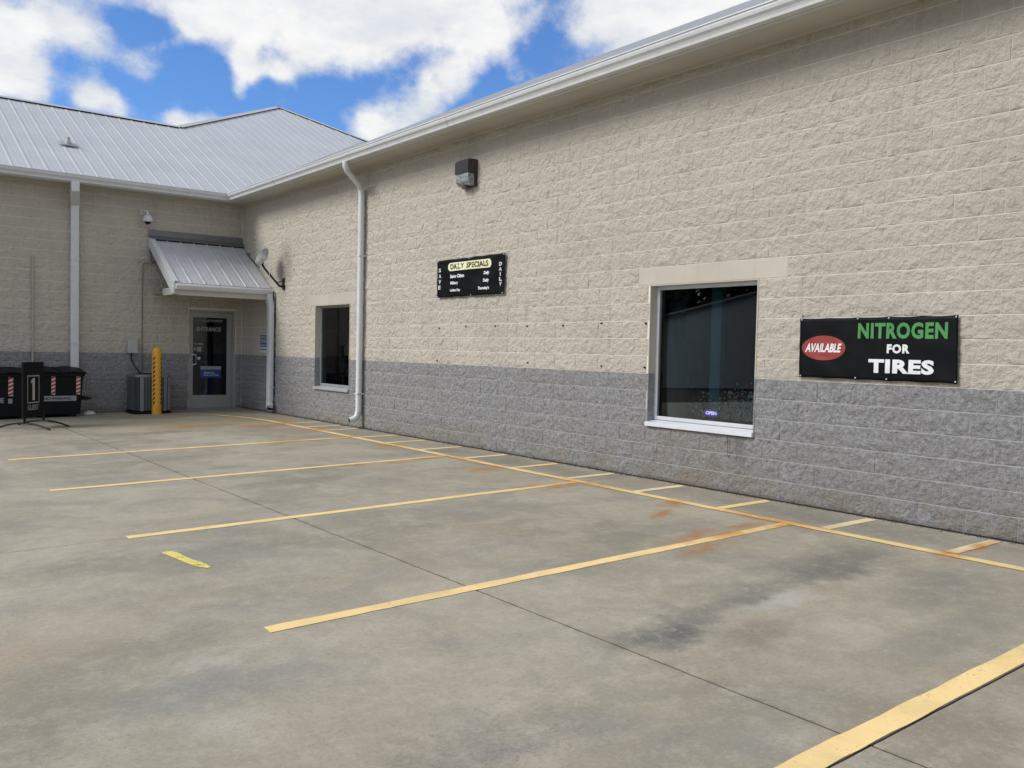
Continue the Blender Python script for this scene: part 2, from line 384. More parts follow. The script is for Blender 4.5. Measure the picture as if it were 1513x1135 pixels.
M_sill = simple('white sill', (.60, .62, .65), .4, var=.05, dirt=((.42,.42,.42), .3))
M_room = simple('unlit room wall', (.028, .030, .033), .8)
M_bronze = simple('dark bronze casting', (.05, .043, .047), .4, metal=.3)
M_banner = simple('black banner vinyl', (.0035, .004, .0055), .55, var=.2, bmp=.0015, spec=.12)
M_green = simple('green print', (.05, .23, .06), .5)
M_red = simple('red print', (.24, .028, .022), .5)
M_wprint = simple('white print', (.66, .67, .69), .5)
M_dimprint = simple('faint white print', (.27, .28, .29), .5)
M_cream = simple('cream print', (.72, .72, .46), .5)
M_blue = simple('blue print', (.012, .05, .22), .45)
M_navy = simple('navy print', (.015, .028, .085), .45)
M_boll = simple('yellow bollard sleeve', (.66, .33, .018), .42, var=.07, scale=4, dirt=((.36,.17,.02), .3))
M_ac = simple('grey green condenser steel', (.17, .195, .20), .45, metal=.3)
M_box = simple('grey enclosure steel', (.40, .41, .42), .45, metal=.2)
M_dish = simple('dish grey paint', (.09, .098, .10), .5)
M_conduit = simple('painted conduit', (.36, .34, .30), .6)
M_retro_w = simple('white reflective tape', (.55, .50, .48), .4)
M_retro_r = simple('red reflective tape', (.33, .03, .03), .4)
M_lens = None
def glass_mat(name, tint, gl=.06, rough=.0, refl=1.0):
    m, t, b, P = newmat(name); t.n.remove(b)
    tr = t.node('ShaderNodeBsdfTransparent'); tr.inputs[0].default_value = (*tint, 1)
    g = t.node('ShaderNodeBsdfGlossy'); g.inputs['Roughness'].default_value = rough; g.inputs[0].default_value = (refl, refl, refl, 1)
    fr = t.node('ShaderNodeFresnel'); fr.inputs[0].default_value = 1.5
    mx = t.node('ShaderNodeMixShader'); t.l.new(fr.outputs[0], mx.inputs[0]); t.l.new(tr.outputs[0], mx.inputs[1]); t.l.new(g.outputs[0], mx.inputs[2])
    t.l.new(mx.outputs[0], t.n['Material Output'].inputs[0]); return m
M_glass = glass_mat('tinted window glass', (.52, .57, .58))
def lens_mat():
    m, t, b, P = newmat('prismatic lamp glass')
    t.put(b.inputs['Base Color'], t.mix(t.ss(t.noise(P, 30, 3), .35, .65), (.16, .19, .20), (.42, .46, .46)))
    b.inputs['Roughness'].default_value = .22; b.inputs['Transmission Weight'].default_value = .25
    bump(t, b, t.noise(P, 60, 2), .4, .006); return m
M_lens = lens_mat()

# ------------------------------------------------------------------ ground
GA = 0.0149
def gz(x): return GA*x
def gp(x, y, h=0.): return (x, y, gz(x)+h)
def ground_material():
    m, t, b, P = newmat('far ground')
    t.put(b.inputs['Base Color'], t.mix(t.ss(t.noise(P, .08, 6, .6), .4, .6), (.06, .09, .03), (.16, .15, .10))); b.inputs['Roughness'].default_value = .95
    return m
mb = MB(); mb.quad((-600, -600, -1.3), (600, -600, -1.3), (600, 600, -1.3), (-600, 600, -1.3))
mb.build('ground', ground_material(), kind='structure')
M_joint = simple('joint filler and gap shade', (.012, .011, .010), .95)
mb = MB(); mb.box(0, 1, 0, 1, 0, 1)
lot = MB()
lot.prism([gp(.30, -45, -.0045), gp(.30, 0.3, -.0045), gp(-60, 0.3, -.0045), gp(-60, -45, -.0045)], (0, 0, -.5))
lot.prism([gp(-12.6, .3, -.0045), gp(-12.6, 12, -.0045), gp(-60, 12, -.0045), gp(-60, .3, -.0045)], (0, 0, -.5))
LOT = lot.build('parking_lot', M_joint, kind='structure')
xs = [0.28, -4.26, -9.70, -15.14, -20.6, -26.0, -36, -48, -60]; ys = [.28, -1.50, -6.94, -12.38, -17.82, -23.26, -28.7, -45]
ys_left = [.28, -1.50, -6.94, -12.38, -17.82, -23.26, -28.7, -45]
g = .0080
for i in range(len(xs)-1):
    for j in range(len(ys)-1):
        gy = {-12.38: .0038, -17.82: .0065}
        x0, x1, y0, y1 = xs[i]-(g if i else 0), xs[i+1]+g, ys[j]-(gy.get(ys[j], .004) if j else 0), ys[j+1]+gy.get(ys[j+1], .004)
        # worn joint edge: the outline wanders a few millimetres
        def edge(a, b_, n):
            out = []
            for k in range(n):
                u = k/n; x = a[0]+(b_[0]-a[0])*u; y = a[1]+(b_[1]-a[1])*u
                w = .0035*noise.noise(Vector((x*7, y*7, 3)))
                out.append((x+w, y+w))
            return out
        n = 60 if i < 2 and 1 < j < 5 else 4
        pts = edge((x0, y1), (x0, y0), n)+edge((x0, y0), (x1, y0), n)+edge((x1, y0), (x1, y1), n)+edge((x1, y1), (x0, y1), n)
        mb = MB(); mb.prism([gp(x, y, -.05) for x, y in pts], (0, 0, .05))
        mb.build('slab', M_conc, LOT)
# painted lines lie 2 mm thick on the slabs
def strip(path, w, mat, name='painted_line', h=.003, wob=.010, parent=LOT, ends=0):
    """path of ground points, width w, slightly wandering edges"""
    P = []
    for k in range(len(path)-1):
        a, b_ = Vector((*path[k], 0)), Vector((*path[k+1], 0)); L = (b_-a).length; n = max(2, int(L/.12))
        for i in range(n): P.append(a.lerp(b_, i/n))
    P.append(Vector((*path[-1], 0)))
    vs = []; fs = []
    for i, p in enumerate(P):
        d = (P[min(i+1, len(P)-1)]-P[max(i-1, 0)]).normalized(); s_ = Vector((-d.y, d.x, 0))
        for sg in (1, -1):
            q = p+s_*(sg*(w/2+wob*noise.noise(Vector((p.x*5+sg*9, p.y*5, w*50)))))
            if i in (0, len(P)-1): q -= d*(w*.12*(1 if i == 0 else -1)*noise.noise(Vector((q.x*9, q.y*9, 1))))
            vs.append(gp(q.x, q.y, h))
    for i in range(len(P)-1): fs.append((2*i, 2*i+1, 2*i+3, 2*i+2))
    m_ = MB(); m_.add(vs, fs); return m_.build(name, mat, parent, recalc=False)
W = .105
for y, xe in ((-6.93, -5.68), (-9.70, -5.70), (-12.38, -5.63), (-15.12, -5.62)):
    strip([(xe, y), (-.86, y)], W, M_line, h=.003)
strip([(-5.9, -17.76), (-.95, -17.745)], .118, M_line, h=.003)
curve = [(-2.08,-.98), (-1.75,-1.05), (-1.46,-1.32), (-1.2,-1.75), (-.99,-2.37), (-.85,-3.0), (-.80,-3.6), (-.80,-5.0), (-.80,-6.8), (-.82,-9.7), (-.83,-12.4), (-.85,-15.1), (-.86,-17.9), (-.86,-23)]
strip(curve[:4], .06, M_line_pale, h=.005); strip(curve[3:7], .08, M_line, h=.005); strip(curve[6:], W, M_line, h=.005)
for i, y in enumerate((-4.25, -5.05, -5.75, -7.05, -7.95, -8.95, -10.05, -11.12, -12.14, -13.22, -14.33, -15.44, -16.50, -17.6)):
    strip([(-.78, y+.01), (-.07, y-.02)], .10, M_line_pale if i % 3 != 1 else M_line, h=.007 if False else .0035, wob=.008)
def taper(path, ws, mat, name):
    P = [Vector((*p, 0)) for p in path]; vs = []; fs = []
    for i, p in enumerate(P):
        d = (P[min(i+1, len(P)-1)]-P[max(i-1, 0)]).normalized(); s_ = Vector((-d.y, d.x, 0))
        for sg in (1, -1): q = p+s_*sg*ws[i]/2; vs.append(gp(q.x, q.y, .004))
    for i in range(len(P)-1): fs.append((2*i, 2*i+1, 2*i+3, 2*i+2))
    m_ = MB(); m_.add(vs, fs); return m_.build(name, mat, LOT, recalc=False)
taper([(-5.545,-13.02), (-5.525,-13.06), (-5.51,-13.13), (-5.50,-13.25), (-5.485,-13.38), (-5.465,-13.48), (-5.45,-13.57), (-5.43,-13.66)],
      [.03, .085, .09, .075, .075, .09, .08, .03], M_spray, 'spray_mark')

# ------------------------------------------------------------------ building
BLD = thing('store_building', 'beige and grey split face block store wrapping round an inside corner with metal roof', 'building')
HT = 4.59; CO = .2032; BL = .4064
WIN = [(-14.11, -12.62, .6096, 2.2352), (-5.27, -3.83, .6096, 2.2352)]     # y0,y1,z0,z1 in the long wall
DOOR = (-1.20, -.15, -.1, 2.20)
LINT = [(-14.45, -12.43), (-5.47, -3.42)]
MF = -.0005            # mortar face sits this far behind the block edges
WALL = None
wm = MB()
def wallA_piece(y0, y1, z0, z1): wm.box(MF, .20, y0, y1, z0, z1)
ycuts = [-26, -14.11, -12.62, -5.27, -3.83, .2]
wallA_piece(-26, -14.11, -.1, HT+.1); wallA_piece(-12.62, -5.27, -.1, HT+.1); wallA_piece(-3.83, .2, -.1, HT+.1)
for (a, b_, z0, z1) in WIN: wallA_piece(a, b_, -.1, z0); wallA_piece(a, b_, z1, HT+.1)
wm.box(-12, DOOR[0], MF, .20, -.35, HT+.1); wm.box(DOOR[1], MF-.0005, MF, .20, -.35, HT+.1); wm.box(DOOR[0], DOOR[1], MF, .20, DOOR[3], HT+.1)
wm.box(-12, -11.8, .2, 8.8, -.35, HT+.1); wm.box(.2, 13.2, -26, -25.8, -.35, HT+.1); wm.box(13.0, 13.2, -25.8, 24, -.35, HT+.1)
wm.box(-11.8, -4.4, 8.6, 8.8, -.35, HT+.1); wm.box(-4.4, -4.2, 8.6, 24, -.35, HT+.1)
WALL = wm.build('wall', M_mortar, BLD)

def block_shape(w, h, seed, nx, nz, d=.006):
    """split face block: back at x=MF+.004, broken face towards -x, local origin at its lower corner, u along y"""
    vs = []; fs = []; b0 = .005
    def grid(L, n): return [0]+[b0+(L-2*b0)*i/(n-2) for i in range(n-1)]+[L]
    gu, gv = grid(w, nx), grid(h, nz)
    rg = random.Random(int(seed*100)+5)
    for j in range(nz+1):
        for i in range(nx+1):
            u, v = gu[i], gv[j]
            e = min(i, nx-i, j, nz-j)
            if e > 1: u += rg.uniform(-.2, .2)*w/nx; v += rg.uniform(-.2, .2)*h/nz
            n_ = noise.noise(Vector((u*11+v*5+seed*7.1, v*14-u*3, seed*3.3)))*.021+noise.noise(Vector((u*30+seed*5, v*34, seed)))*.010
            if e == 0: dep = .0022+.0022*(1+noise.noise(Vector((u*40, v*40, seed))))
            elif e == 1: dep = .0045+n_*.6
            else: dep = .0085+n_
            vs.append((-max(dep, .0022), u, v))
    N = nx+1
    for j in range(nz):
        for i in range(nx): fs.append((j*N+i, (j+1)*N+i, (j+1)*N+i+1, j*N+i+1))
    ring = [j*N for j in range(nz+1)]+[nz*N+i for i in range(1, nx+1)]+[j*N+nx for j in range(nz-1, -1, -1)]+[i for i in range(nx-1, 0, -1)]
    b = len(vs)
    for r_ in ring: vs.append((MF+.004, vs[r_][1], vs[r_][2]))
    k = len(ring)
    for a in range(k): fs.append((ring[a], b+a, b+(a+1) % k, ring[(a+1) % k]))
    return vs, [f[::-1] for f in fs]
JG = .0036
JG = .0030; JZ = .0047; BWID, BHT = BL-2*JG, CO-2*JZ
def mesh_from(vs, fs, name='block'):
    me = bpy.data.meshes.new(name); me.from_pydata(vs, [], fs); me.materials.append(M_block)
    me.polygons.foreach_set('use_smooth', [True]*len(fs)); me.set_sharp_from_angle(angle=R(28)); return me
variants = [block_shape(BWID, BHT, s, 12, 7) for s in range(36)]
vmesh = [mesh_from(*v) for v in variants]
def spans(lo, hi, course, cuts, off=0.):
    """block intervals in a course, cuts = list of (a,b) to leave out"""
    edges = []
    o = off+(BL/2 if course % 2 else 0)
    k0 = math.floor((lo-o)/BL)-1
    x = o+k0*BL; out = []
    while x < hi:
        segs = [(max(x, lo), min(x+BL, hi))]
        for (a, b_) in cuts:
            ns = []
            for (p, q) in segs:
                if b_ <= p or a >= q: ns.append((p, q))
                else:
                    if a > p: ns.append((p, a))
                    if b_ < q: ns.append((b_, q))
            segs = ns
        out += [s_ for s_ in segs if s_[1]-s_[0] > .03]
        x += BL
    return out
def project(p):
    d = Vector(p)-CAM; z = d.dot(CF)
    if z < .5: return None
    return (756.5+1286.3*d.dot(CR)/z, 567.5-1286.3*d.dot(CU)/z, z)
items = []   # (area, wall, u, z, w, h)
for wall in 'AB':
    for c in range(-1 if wall == 'B' else 0, 23):
        z0 = c*CO; z1 = min(z0+CO, HT)
        if z1-z0 < .05: continue
        if wall == 'A':
            cuts = [(a, b_) for (a, b_, q0, q1) in WIN if z0+.01 >= q0-.01 and z1-.01 <= q1+.01]
            if c == 11: cuts += LINT
            lo, hi = -20.3, -.012
        else:
            cuts = [(DOOR[0], DOOR[1])] if z0 < 2.15 else []
            lo, hi = -11.99, -.018
        for (a, b_) in spans(lo, hi, c, cuts, off=.008 if wall == 'A' else 0.):
            if wall == 'B' and c == 10 and a < DOOR[1] and b_ > DOOR[0]: pass
            if wall == 'A':
                q = [project((0, a, z0)), project((0, b_, z0)), project((0, b_, z1)), project((0, a, z1))]
            else:
                q = [project((a, 0, z0)), project((b_, 0, z0)), project((b_, 0, z1)), project((a, 0, z1))]
            ar = 0
            if all(q):
                cxm = sum(t_[0] for t_ in q)/4; cym = sum(t_[1] for t_ in q)/4
                if -30 < cxm < 1540 and -20 < cym < 1150:
                    ar = abs(sum(q[i][0]*q[(i+1) % 4][1]-q[(i+1) % 4][0]*q[i][1] for i in range(4)))/2
            items.append((ar, wall, a, b_, z0, z1, c))
items.sort(key=lambda t_: -t_[0])
rest = MB(); count = 0; ri = random.Random(3)
for idx, (ar, wall, a, b_, z0, z1, c) in enumerate(items):
    full = abs((b_-a)-BL) < .004 and abs((z1-z0)-CO) < .002
    if count < 300:
        if full: me = ri.choice(vmesh)
        else: me = mesh_from(*block_shape(b_-a-2*JG, z1-z0-2*JZ, idx*.37, max(4, round((b_-a)/.034)), 7))
        o = bpy.data.objects.new('block', me); C.objects.link(o); o.parent = WALL
        if wall == 'A': o.location = (0, a+JG, z0+JZ)
        else: o.location = (a+JG, 0, z0+JZ); o.rotation_euler = (0, 0, 0)
        if wall == 'B': o.matrix_local = Matrix(((0,1,0,a+JG), (1,0,0,0), (0,0,1,z0+JZ), (0,0,0,1)))
        count += 1; continue
    if wall == 'A' and b_ < -20.3: continue
    vs, fs = ri.choice(variants) if full else block_shape(b_-a-2*JG, z1-z0-2*JZ, idx*.37, max(4, round((b_-a)/.034)), 7)
    if wall == 'A': rest.add([(x, y+a+JG, z+z0+JZ) for (x, y, z) in vs], fs)
    else: rest.add([(y+a+JG, x, z+z0+JZ) for (x, y, z) in vs], [f[::-1] for f in fs])
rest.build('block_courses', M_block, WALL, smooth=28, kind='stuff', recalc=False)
# smooth lintels
for (a, b_) in LINT:
    mb = MB(); mb.box(-.006, MF+.004, a+JG, b_-JG, 11*CO+JG, 12*CO-JG); mb.build('lintel', M_smooth, BLD, bevel=.002)
# jambs and heads of the window openings are smooth block: thin liners
for (a, b_, z0, z1) in WIN:
    mb = MB()
    mb.box(-.010, .16, a-.002, a+.012, z0+.004, z1); mb.box(-.010, .16, b_-.012, b_+.002, z0+.004, z1); mb.box(-.003, .16, a+.012, b_-.012, z1-.010, z1+.004)
    mb.build('window_reveal', M_smooth, BLD)
mb = MB(); mb.tube([(-.03,-13.80,.60), (-.028,-13.80,.50), (-.030,-13.802,.40), (-.028,-13.83,.372)], .0028, 5); mb.build('hanging_wire', M_black, BLD)
# old anchor holes in two rows, left by a removed sign
for (y, z) in [(-8.228,1.769), (-8.95,1.79), (-9.674,1.789), (-10.391,1.783), (-11.124,1.786), (-11.836,1.805), (-12.57,1.797), (-8.188,1.263), (-10.423,1.288), (-11.855,1.282), (-12.57,1.287)]:
    mb = MB(); mb.lathe((.0, y, z), [(.011, 0), (.012, .022), (.006, .026)], 8, axis=(-1, 0, 0)); mb.build('anchor_plug', M_black, BLD)
# sealant bead / gap where the wall meets the slab
mb = MB(); mb.sweep([(-.012, -26, .002), (-.012, -.01, .002)], [(-.012, -.008), (.012, -.008), (.006, .010), (-.004, .012)])
mb.build('base_sealant', M_joint, BLD)

rd = random.Random(21); M_deb = simple('leaf and grit debris', (.085, .06, .035), .95, var=.5, scale=30); M_deb2 = simple('pale grit', (.30, .27, .22), .95, var=.3, scale=30)
db = MB()
for i in range(2600):
    y = -20+rd.random()*20; x = -.018-abs(rd.gauss(0, .035)); s_ = rd.uniform(.003, .011)
    if noise.noise(Vector((y*1.1, 5, 0))) < rd.uniform(-.6, .5): continue
    a = rd.uniform(0, 6.28); c_, q_ = math.cos(a)*s_, math.sin(a)*s_; z = gz(x)+.001
    db.add([(x+c_, y+q_, z), (x-q_*.6, y+c_*.6, z), (x-c_, y-q_, z), (x+q_*.6, y-c_*.6, z+.002), (x, y, z+s_*.7)], [(0,1,4), (1,2,4), (2,3,4), (3,0,4)], rd.choice((0,0,1)))
o = db.build('wall_foot_debris', [M_deb, M_deb2], None, recalc=False, kind='stuff'); tag(o, 'thin line of grit and leaf bits along the foot of the long grey wall', 'debris')

# ---- windows
def window(a, b_, z0, z1, sill_col, fm, depth=.095):
    w = bpy.data.objects.new('window', None); C.objects.link(w); w.parent = BLD
    a += .012; b_ -= .012; z1 -= .010; zs = z0+.075
    fw = .042
    mb = MB()
    mb.box(depth, depth+.05, a, a+fw, zs, z1); mb.box(depth, depth+.05, b_-fw, b_, zs, z1)
    mb.box(depth, depth+.05, a+fw, b_-fw, z1-fw, z1); mb.box(depth, depth+.05, a+fw, b_-fw, zs, zs+fw)
    mb.build('window_frame', fm, w, bevel=.003)
    mb = MB(); mb.box(depth+.018, depth+.024, a+fw-.004, b_-fw+.004, zs+fw-.004, z1-fw+.004); mb.build('glass_pane', M_glass, w)
    mb = MB(); mb.prism([(-.045, a-.012, z0+.005), (-.045, a-.012, z0+.050), (depth+.05, a-.012, z0+.075), (depth+.05, a-.012, z0+.005)], (0, b_-a+.024, 0))
    # side notch: only the nose runs past the jamb
    mb.build('window_sill', sill_col, w, bevel=.003)
    return w
M_sill2 = simple('grey sill', (.34, .355, .37), .45)
window(*WIN[0], M_sill, M_winframe); window(*WIN[1], M_sill2, simple('grey window aluminium', (.30, .325, .32), .4, metal=.2))
# rooms behind the glass
def room(a, b_, z0, z1, d=3.2):
    mb = MB(); x0 = .21
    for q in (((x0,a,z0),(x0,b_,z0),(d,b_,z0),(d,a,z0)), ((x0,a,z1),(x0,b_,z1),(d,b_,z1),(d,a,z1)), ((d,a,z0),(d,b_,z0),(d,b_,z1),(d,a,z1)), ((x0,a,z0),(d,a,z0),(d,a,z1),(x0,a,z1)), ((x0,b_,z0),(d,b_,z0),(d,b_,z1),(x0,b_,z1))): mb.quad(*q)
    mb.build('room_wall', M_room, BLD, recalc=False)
room(-15.3, -11.2, 0.02, 3.0); room(-6.4, -2.9, .02, 3.0)
M_teal = simple('teal column paint', (.06, .34, .42), .6); M_redi = simple('red display card', (.25, .02, .02), .6); M_yeli = simple('yellow bottle plastic', (.35, .24, .02), .5)
mb = MB(); mb.box(.36, .44, -13.36, -13.22, .02, 3.0); mb.build('room_column', M_teal, BLD)
M_curt = simple('dark curtain cloth', (.075, .085, .09), .9)
def curtain(x, y0, y1, z0, z1, n, mat):
    vs = []; fs = []
    for i in range(n+1):
        y = y0+(y1-y0)*i/n; xx = x+.025*math.sin(i*1.3)
        vs += [(xx, y, z0), (xx, y, z1)]
    for i in range(n): fs.append((2*i, 2*i+2, 2*i+3, 2*i+1))
    mb = MB(); mb.add(vs, fs); o = mb.build('curtain', mat, BLD, recalc=False, smooth=80); return o
curtain(.30, -4.75, -3.9, .75, 2.2, 26, M_curt); curtain(.26, -12.95, -12.68, .70, 2.2, 14, M_curt)

# ---- entrance door
dr = bpy.data.objects.new('entrance_door', None); C.objects.link(dr); dr.parent = BLD
x0, x1, zt, zb = DOOR[0], DOOR[1], DOOR[3], -.02
y_ = .03
mb = MB(); mb.box(x0, x0+.05, y_, y_+.10, zb, zt); mb.box(x1-.05, x1, y_, y_+.10, zb, zt); mb.box(x0+.05, x1-.05, y_, y_+.10, zt-.05, zt)
mb.build('door_frame', M_alu, dr, bevel=.003)
lx0, lx1, lz0, lz1 = x0+.055, x1-.055, 0.0, zt-.055; gx0, gx1, gz0, gz1 = -1.088, -.325, .29, 2.03
yl = y_+.03
mb = MB(); mb.box(lx0, gx0, yl, yl+.045, lz0, lz1); mb.box(gx1, lx1, yl, yl+.045, lz0, lz1); mb.box(gx0, gx1, yl, yl+.045, lz0, gz0); mb.box(gx0, gx1, yl, yl+.045, gz1, lz1)
mb.build('door_leaf', M_alu, dr, bevel=.002)
mb = MB(); mb.box(gx0-.004, gx1+.004, yl+.018, yl+.024, gz0-.004, gz1+.004); mb.build('glass_pane', M_glass, dr)
mb = MB(); mb.tube([(gx0-.03, yl, 1.20), (gx0-.03, yl-.05, 1.20), (gx0+.05, yl-.06, 1.19), (gx0+.05, yl-.06, .99), (gx0-.03, yl-.05, .97), (gx0-.03, yl, .97)], .011, 8); mb.build('door_handle', M_wprint, dr, smooth=40)
plB = lambda yy: (lambda u, v, h: (u, yy-h, v))
pd = plB(yl+.017)
lettering('lettering', 'CUSTOMER', (-.86, -.42, 1.935, 1.985), pd, M_dimprint, dr)
lettering('lettering', 'ENTRANCE', (-1.01, -.46, 1.725, 1.82), pd, M_dimprint, dr, bold=.03)
def card(name, u0, u1, v0, v1, mat, parent, pl, h=.001):
    mb = MB(); mb.quad(pl(u0, v0, h), pl(u1, v0, h), pl(u1, v1, h), pl(u0, v1, h)); return mb.build(name, mat, parent, recalc=False)
card('sticker', -1.05, -.99, 1.425, 1.445, M_dimprint, dr, pd); card('sticker', -.975, -.86, 1.42, 1.455, M_dimprint, dr, pd)
card('sticker', -1.065, -1.02, 1.30, 1.35, M_dimprint, dr, pd); card('sticker', -.99, -.90, 1.265, 1.37, M_dimprint, dr, pd); card('sticker', -.985, -.92, 1.09, 1.145, M_wprint, dr, pd)
card('sticker', -.89, -.80, 1.02, 1.045, M_blue, dr, pd)
po = card('poster', -.915, -.45, .30, .865, M_blue, dr, plB(yl+.030)); card('poster_header', -.915, -.45, .865, .94, M_dimprint, dr, plB(yl+.016))
card('poster', -.915, -.45, .68, .863, M_blue, dr, plB(yl+.016))
lettering('lettering', 'Thank You', (-.84, -.60, .775, .81), plB(yl+.014), M_wprint, dr); lettering('lettering', 'Please Come Again', (-.84, -.51, .72, .755), plB(yl+.014), M_wprint, dr)
mb = MB()
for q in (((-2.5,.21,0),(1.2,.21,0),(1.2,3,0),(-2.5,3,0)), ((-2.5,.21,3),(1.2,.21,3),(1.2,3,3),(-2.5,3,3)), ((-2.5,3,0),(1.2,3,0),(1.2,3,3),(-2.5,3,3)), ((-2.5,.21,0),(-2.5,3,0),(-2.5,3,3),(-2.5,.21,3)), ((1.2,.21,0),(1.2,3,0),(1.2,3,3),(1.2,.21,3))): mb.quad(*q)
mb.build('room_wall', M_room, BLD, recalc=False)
mb = MB(); mb.box(x0-.02, x1+.02, -.10, .16, -.2, -.004); mb.build('door_threshold', M_alu, dr)

# ------------------------------------------------------------------ roof
SL = .5; EO = .47; EZ = 4.735
def bz(y): return EZ+SL*(y+EO)      # slope facing -y (short wing)
def az(x): return EZ+SL*(x+EO)      # slope facing -x (long wing)
RY = 4.39; PK = (4.67, 9.18); RE = (6.79, 6.62)
dk = MB(); th = .02
def deck(pts): dk.poly(pts)
deck([(-12.4,-EO,bz(-EO)), (-EO,-EO,bz(-EO)), (RE[0],RE[1],bz(RE[1])), (PK[0],PK[1],bz(PK[1])), (-.13,RY,bz(RY)), (-12.4,RY,bz(RY))])
zr = bz(RY); zp = bz(PK[1]); ze = bz(RE[1])
deck([(-12.4,RY,zr), (-.13,RY,zr), (-4.95,9.25,EZ), (-12.4,9.25,EZ)])
deck([(-.13,RY,zr), (PK[0],PK[1],zp), (PK[0],25,zp), (-4.95,25,EZ), (-4.95,9.25,EZ)])
deck([(PK[0],PK[1],zp), (RE[0],RE[1],ze), (14,RE[1],EZ), (14,25,EZ), (PK[0],25,zp)])
deck([(-EO,-EO,EZ), (RE[0],RE[1],ze), (RE[0],-26.4,ze), (-EO,-26.4,EZ)])
deck([(RE[0],RE[1],ze), (14,RE[1],EZ), (14,-26.4,EZ), (RE[0],-26.4,ze)])
deck([(-EO,-26.4,EZ), (RE[0],-26.4,ze), (14,-26.4,EZ)]); deck([(-12.4,-EO,EZ), (-12.4,RY,zr), (-12.4,9.25,EZ)])
ROOF = dk.build('roof', M_roof, BLD, recalc=False)
def topy(x):
    if x < -.13: return RY
    if x < PK[0]: return RY+(x+.13)*(PK[1]-RY)/(PK[0]+.13)
    return PK[1]-(x-PK[0])*(PK[1]-RE[1])/(RE[0]-PK[0])
def boty(x): return -EO-.035 if x < -EO else x
PW = .3048; H0 = .006
def panel(xa, xb):
    """one roof panel: flat pan, two stiffening creases and the standing rib at its left edge"""
    prof = [(0, .0), (.018, .011), (.044, .011), (.064, .0), (.125, .0), (.14, .003), (.155, 0), (.215, 0), (.23, .003), (.245, 0), (PW, 0)]
    cols = [(xa+p[0]*(xb-xa)/PW, p[1]) for p in prof]
    vs = []; fs = []
    for (x, h) in cols:
        y0, y1 = boty(x), topy(x)
        if y1 < y0: y1 = y0
        vs += [(x, y0, bz(y0)+H0+h), (x, y1-.02, bz(y1-.02)+H0+h)]
    for i in range(len(cols)-1): fs.append((2*i, 2*i+2, 2*i+3, 2*i+1))
    mb = MB(); mb.add(vs, fs)
    # closed rib end at the eave
    mb.poly([vs[0], vs[2], vs[4], vs[6]])
    return mb.build('roof_panel', M_roof, ROOF, recalc=False)
k = -31
while True:
    xa = -.13+k*PW; k += 1
    if xa < -12.4: continue
    if xa+PW > RE[0]: break
    panel(xa, xa+PW)
# long wing: joined panels (their tops turn away from the eye), rib ends show over the gutter
rb = MB(); y = -1.0
while y > -26:
    rb.prism([(-EO-.035, y, az(-EO-.035)+.004), (-EO-.035, y-.016, az(-EO-.035)+.036), (-EO-.035, y-.048, az(-EO-.035)+.036), (-EO-.035, y-.064, az(-EO-.035)+.004)],
             (RE[0]+EO, 0, SL*(RE[0]+EO)))
    y -= PW
rb.build('roof_rib', M_roof, ROOF, kind='stuff')
# ridge and hip caps: shallow folded strips standing on the ribs, dark gap between ribs
def cap(p, q, side, nrm, w=.15, name='ridge_cap'):
    p, q = Vector(p), Vector(q); mb = MB(); side = Vector(side)
    lift = Vector((0, 0, .036)); d = (q-p).normalized()
    a = p+lift+Vector((0,0,.012)); b_ = q+lift+Vector((0,0,.012))
    s1 = side.normalized()*w; s2 = Vector(nrm).normalized()*w
    for s_ in (s1, s2): mb.prism([a, b_, b_+s_, a+s_], (0, 0, .004))
    return mb.build(name, M_roofcap, ROOF)
dn_b = (0, -1, -SL); dn_n = (0, 1, -SL); dn_w = (-1, 0, -SL); dn_e = (1, 0, -SL)
def perp(p, q, slope_down):
    d = (Vector(q)-Vector(p)).normalized(); s_ = Vector(slope_down); s_ = s_-d*s_.dot(d); return s_
P1, P2, P3 = (-.13,RY,zr), (PK[0],PK[1],zp), (RE[0],RE[1],ze)
cap((-12.4,RY,zr), P1, dn_b, dn_n)
cap(P1, P2, perp(P1,P2,dn_b), perp(P1,P2,dn_w)); cap(P2, P3, perp(P2,P3,dn_b), perp(P2,P3,dn_e))
cap(P2, (PK[0],25,zp), dn_w, dn_e); cap(P3, (RE[0],-26.4,ze), dn_w, dn_e)
# near-black strip standing in for the shaded gap under the caps
cl = MB()
for (p, q) in (((-12.4,RY,zr), P1), (P1, P2), (P2, P3)):
    p, q = Vector(p), Vector(q); s_ = perp(p, q, dn_b).normalized()*.10
    cl.prism([p+s_+Vector((0,0,.008)), q+s_+Vector((0,0,.008)), q+s_+Vector((0,0,.05)), p+s_+Vector((0,0,.05))], -s_.normalized()*.02)
cl.build('gap_shade_strip', M_joint, ROOF)
# small plumbing vent boot on the short wing's roof
vx, vy = -3.36, 1.35
mb = MB(); mb.box(vx-.15, vx+.15, vy-.13, vy+.13, 0, 0)
mb = MB(); zc = bz(vy)
mb.prism([(vx-.17, vy-.10, bz(vy-.10)+.04), (vx+.17, vy-.10, bz(vy-.10)+.04), (vx+.17, vy+.10, bz(vy+.10)+.04), (vx-.17, vy+.10, bz(vy+.10)+.04)], (0, 0, .02))
mb.lathe((vx, vy, zc), [(.07, .03), (.065, .09), (.04, .12), (.04, .19)], 14); mb.build('roof_vent', simple('vent boot rubber', (.34,.34,.345), .6), ROOF, smooth=40)

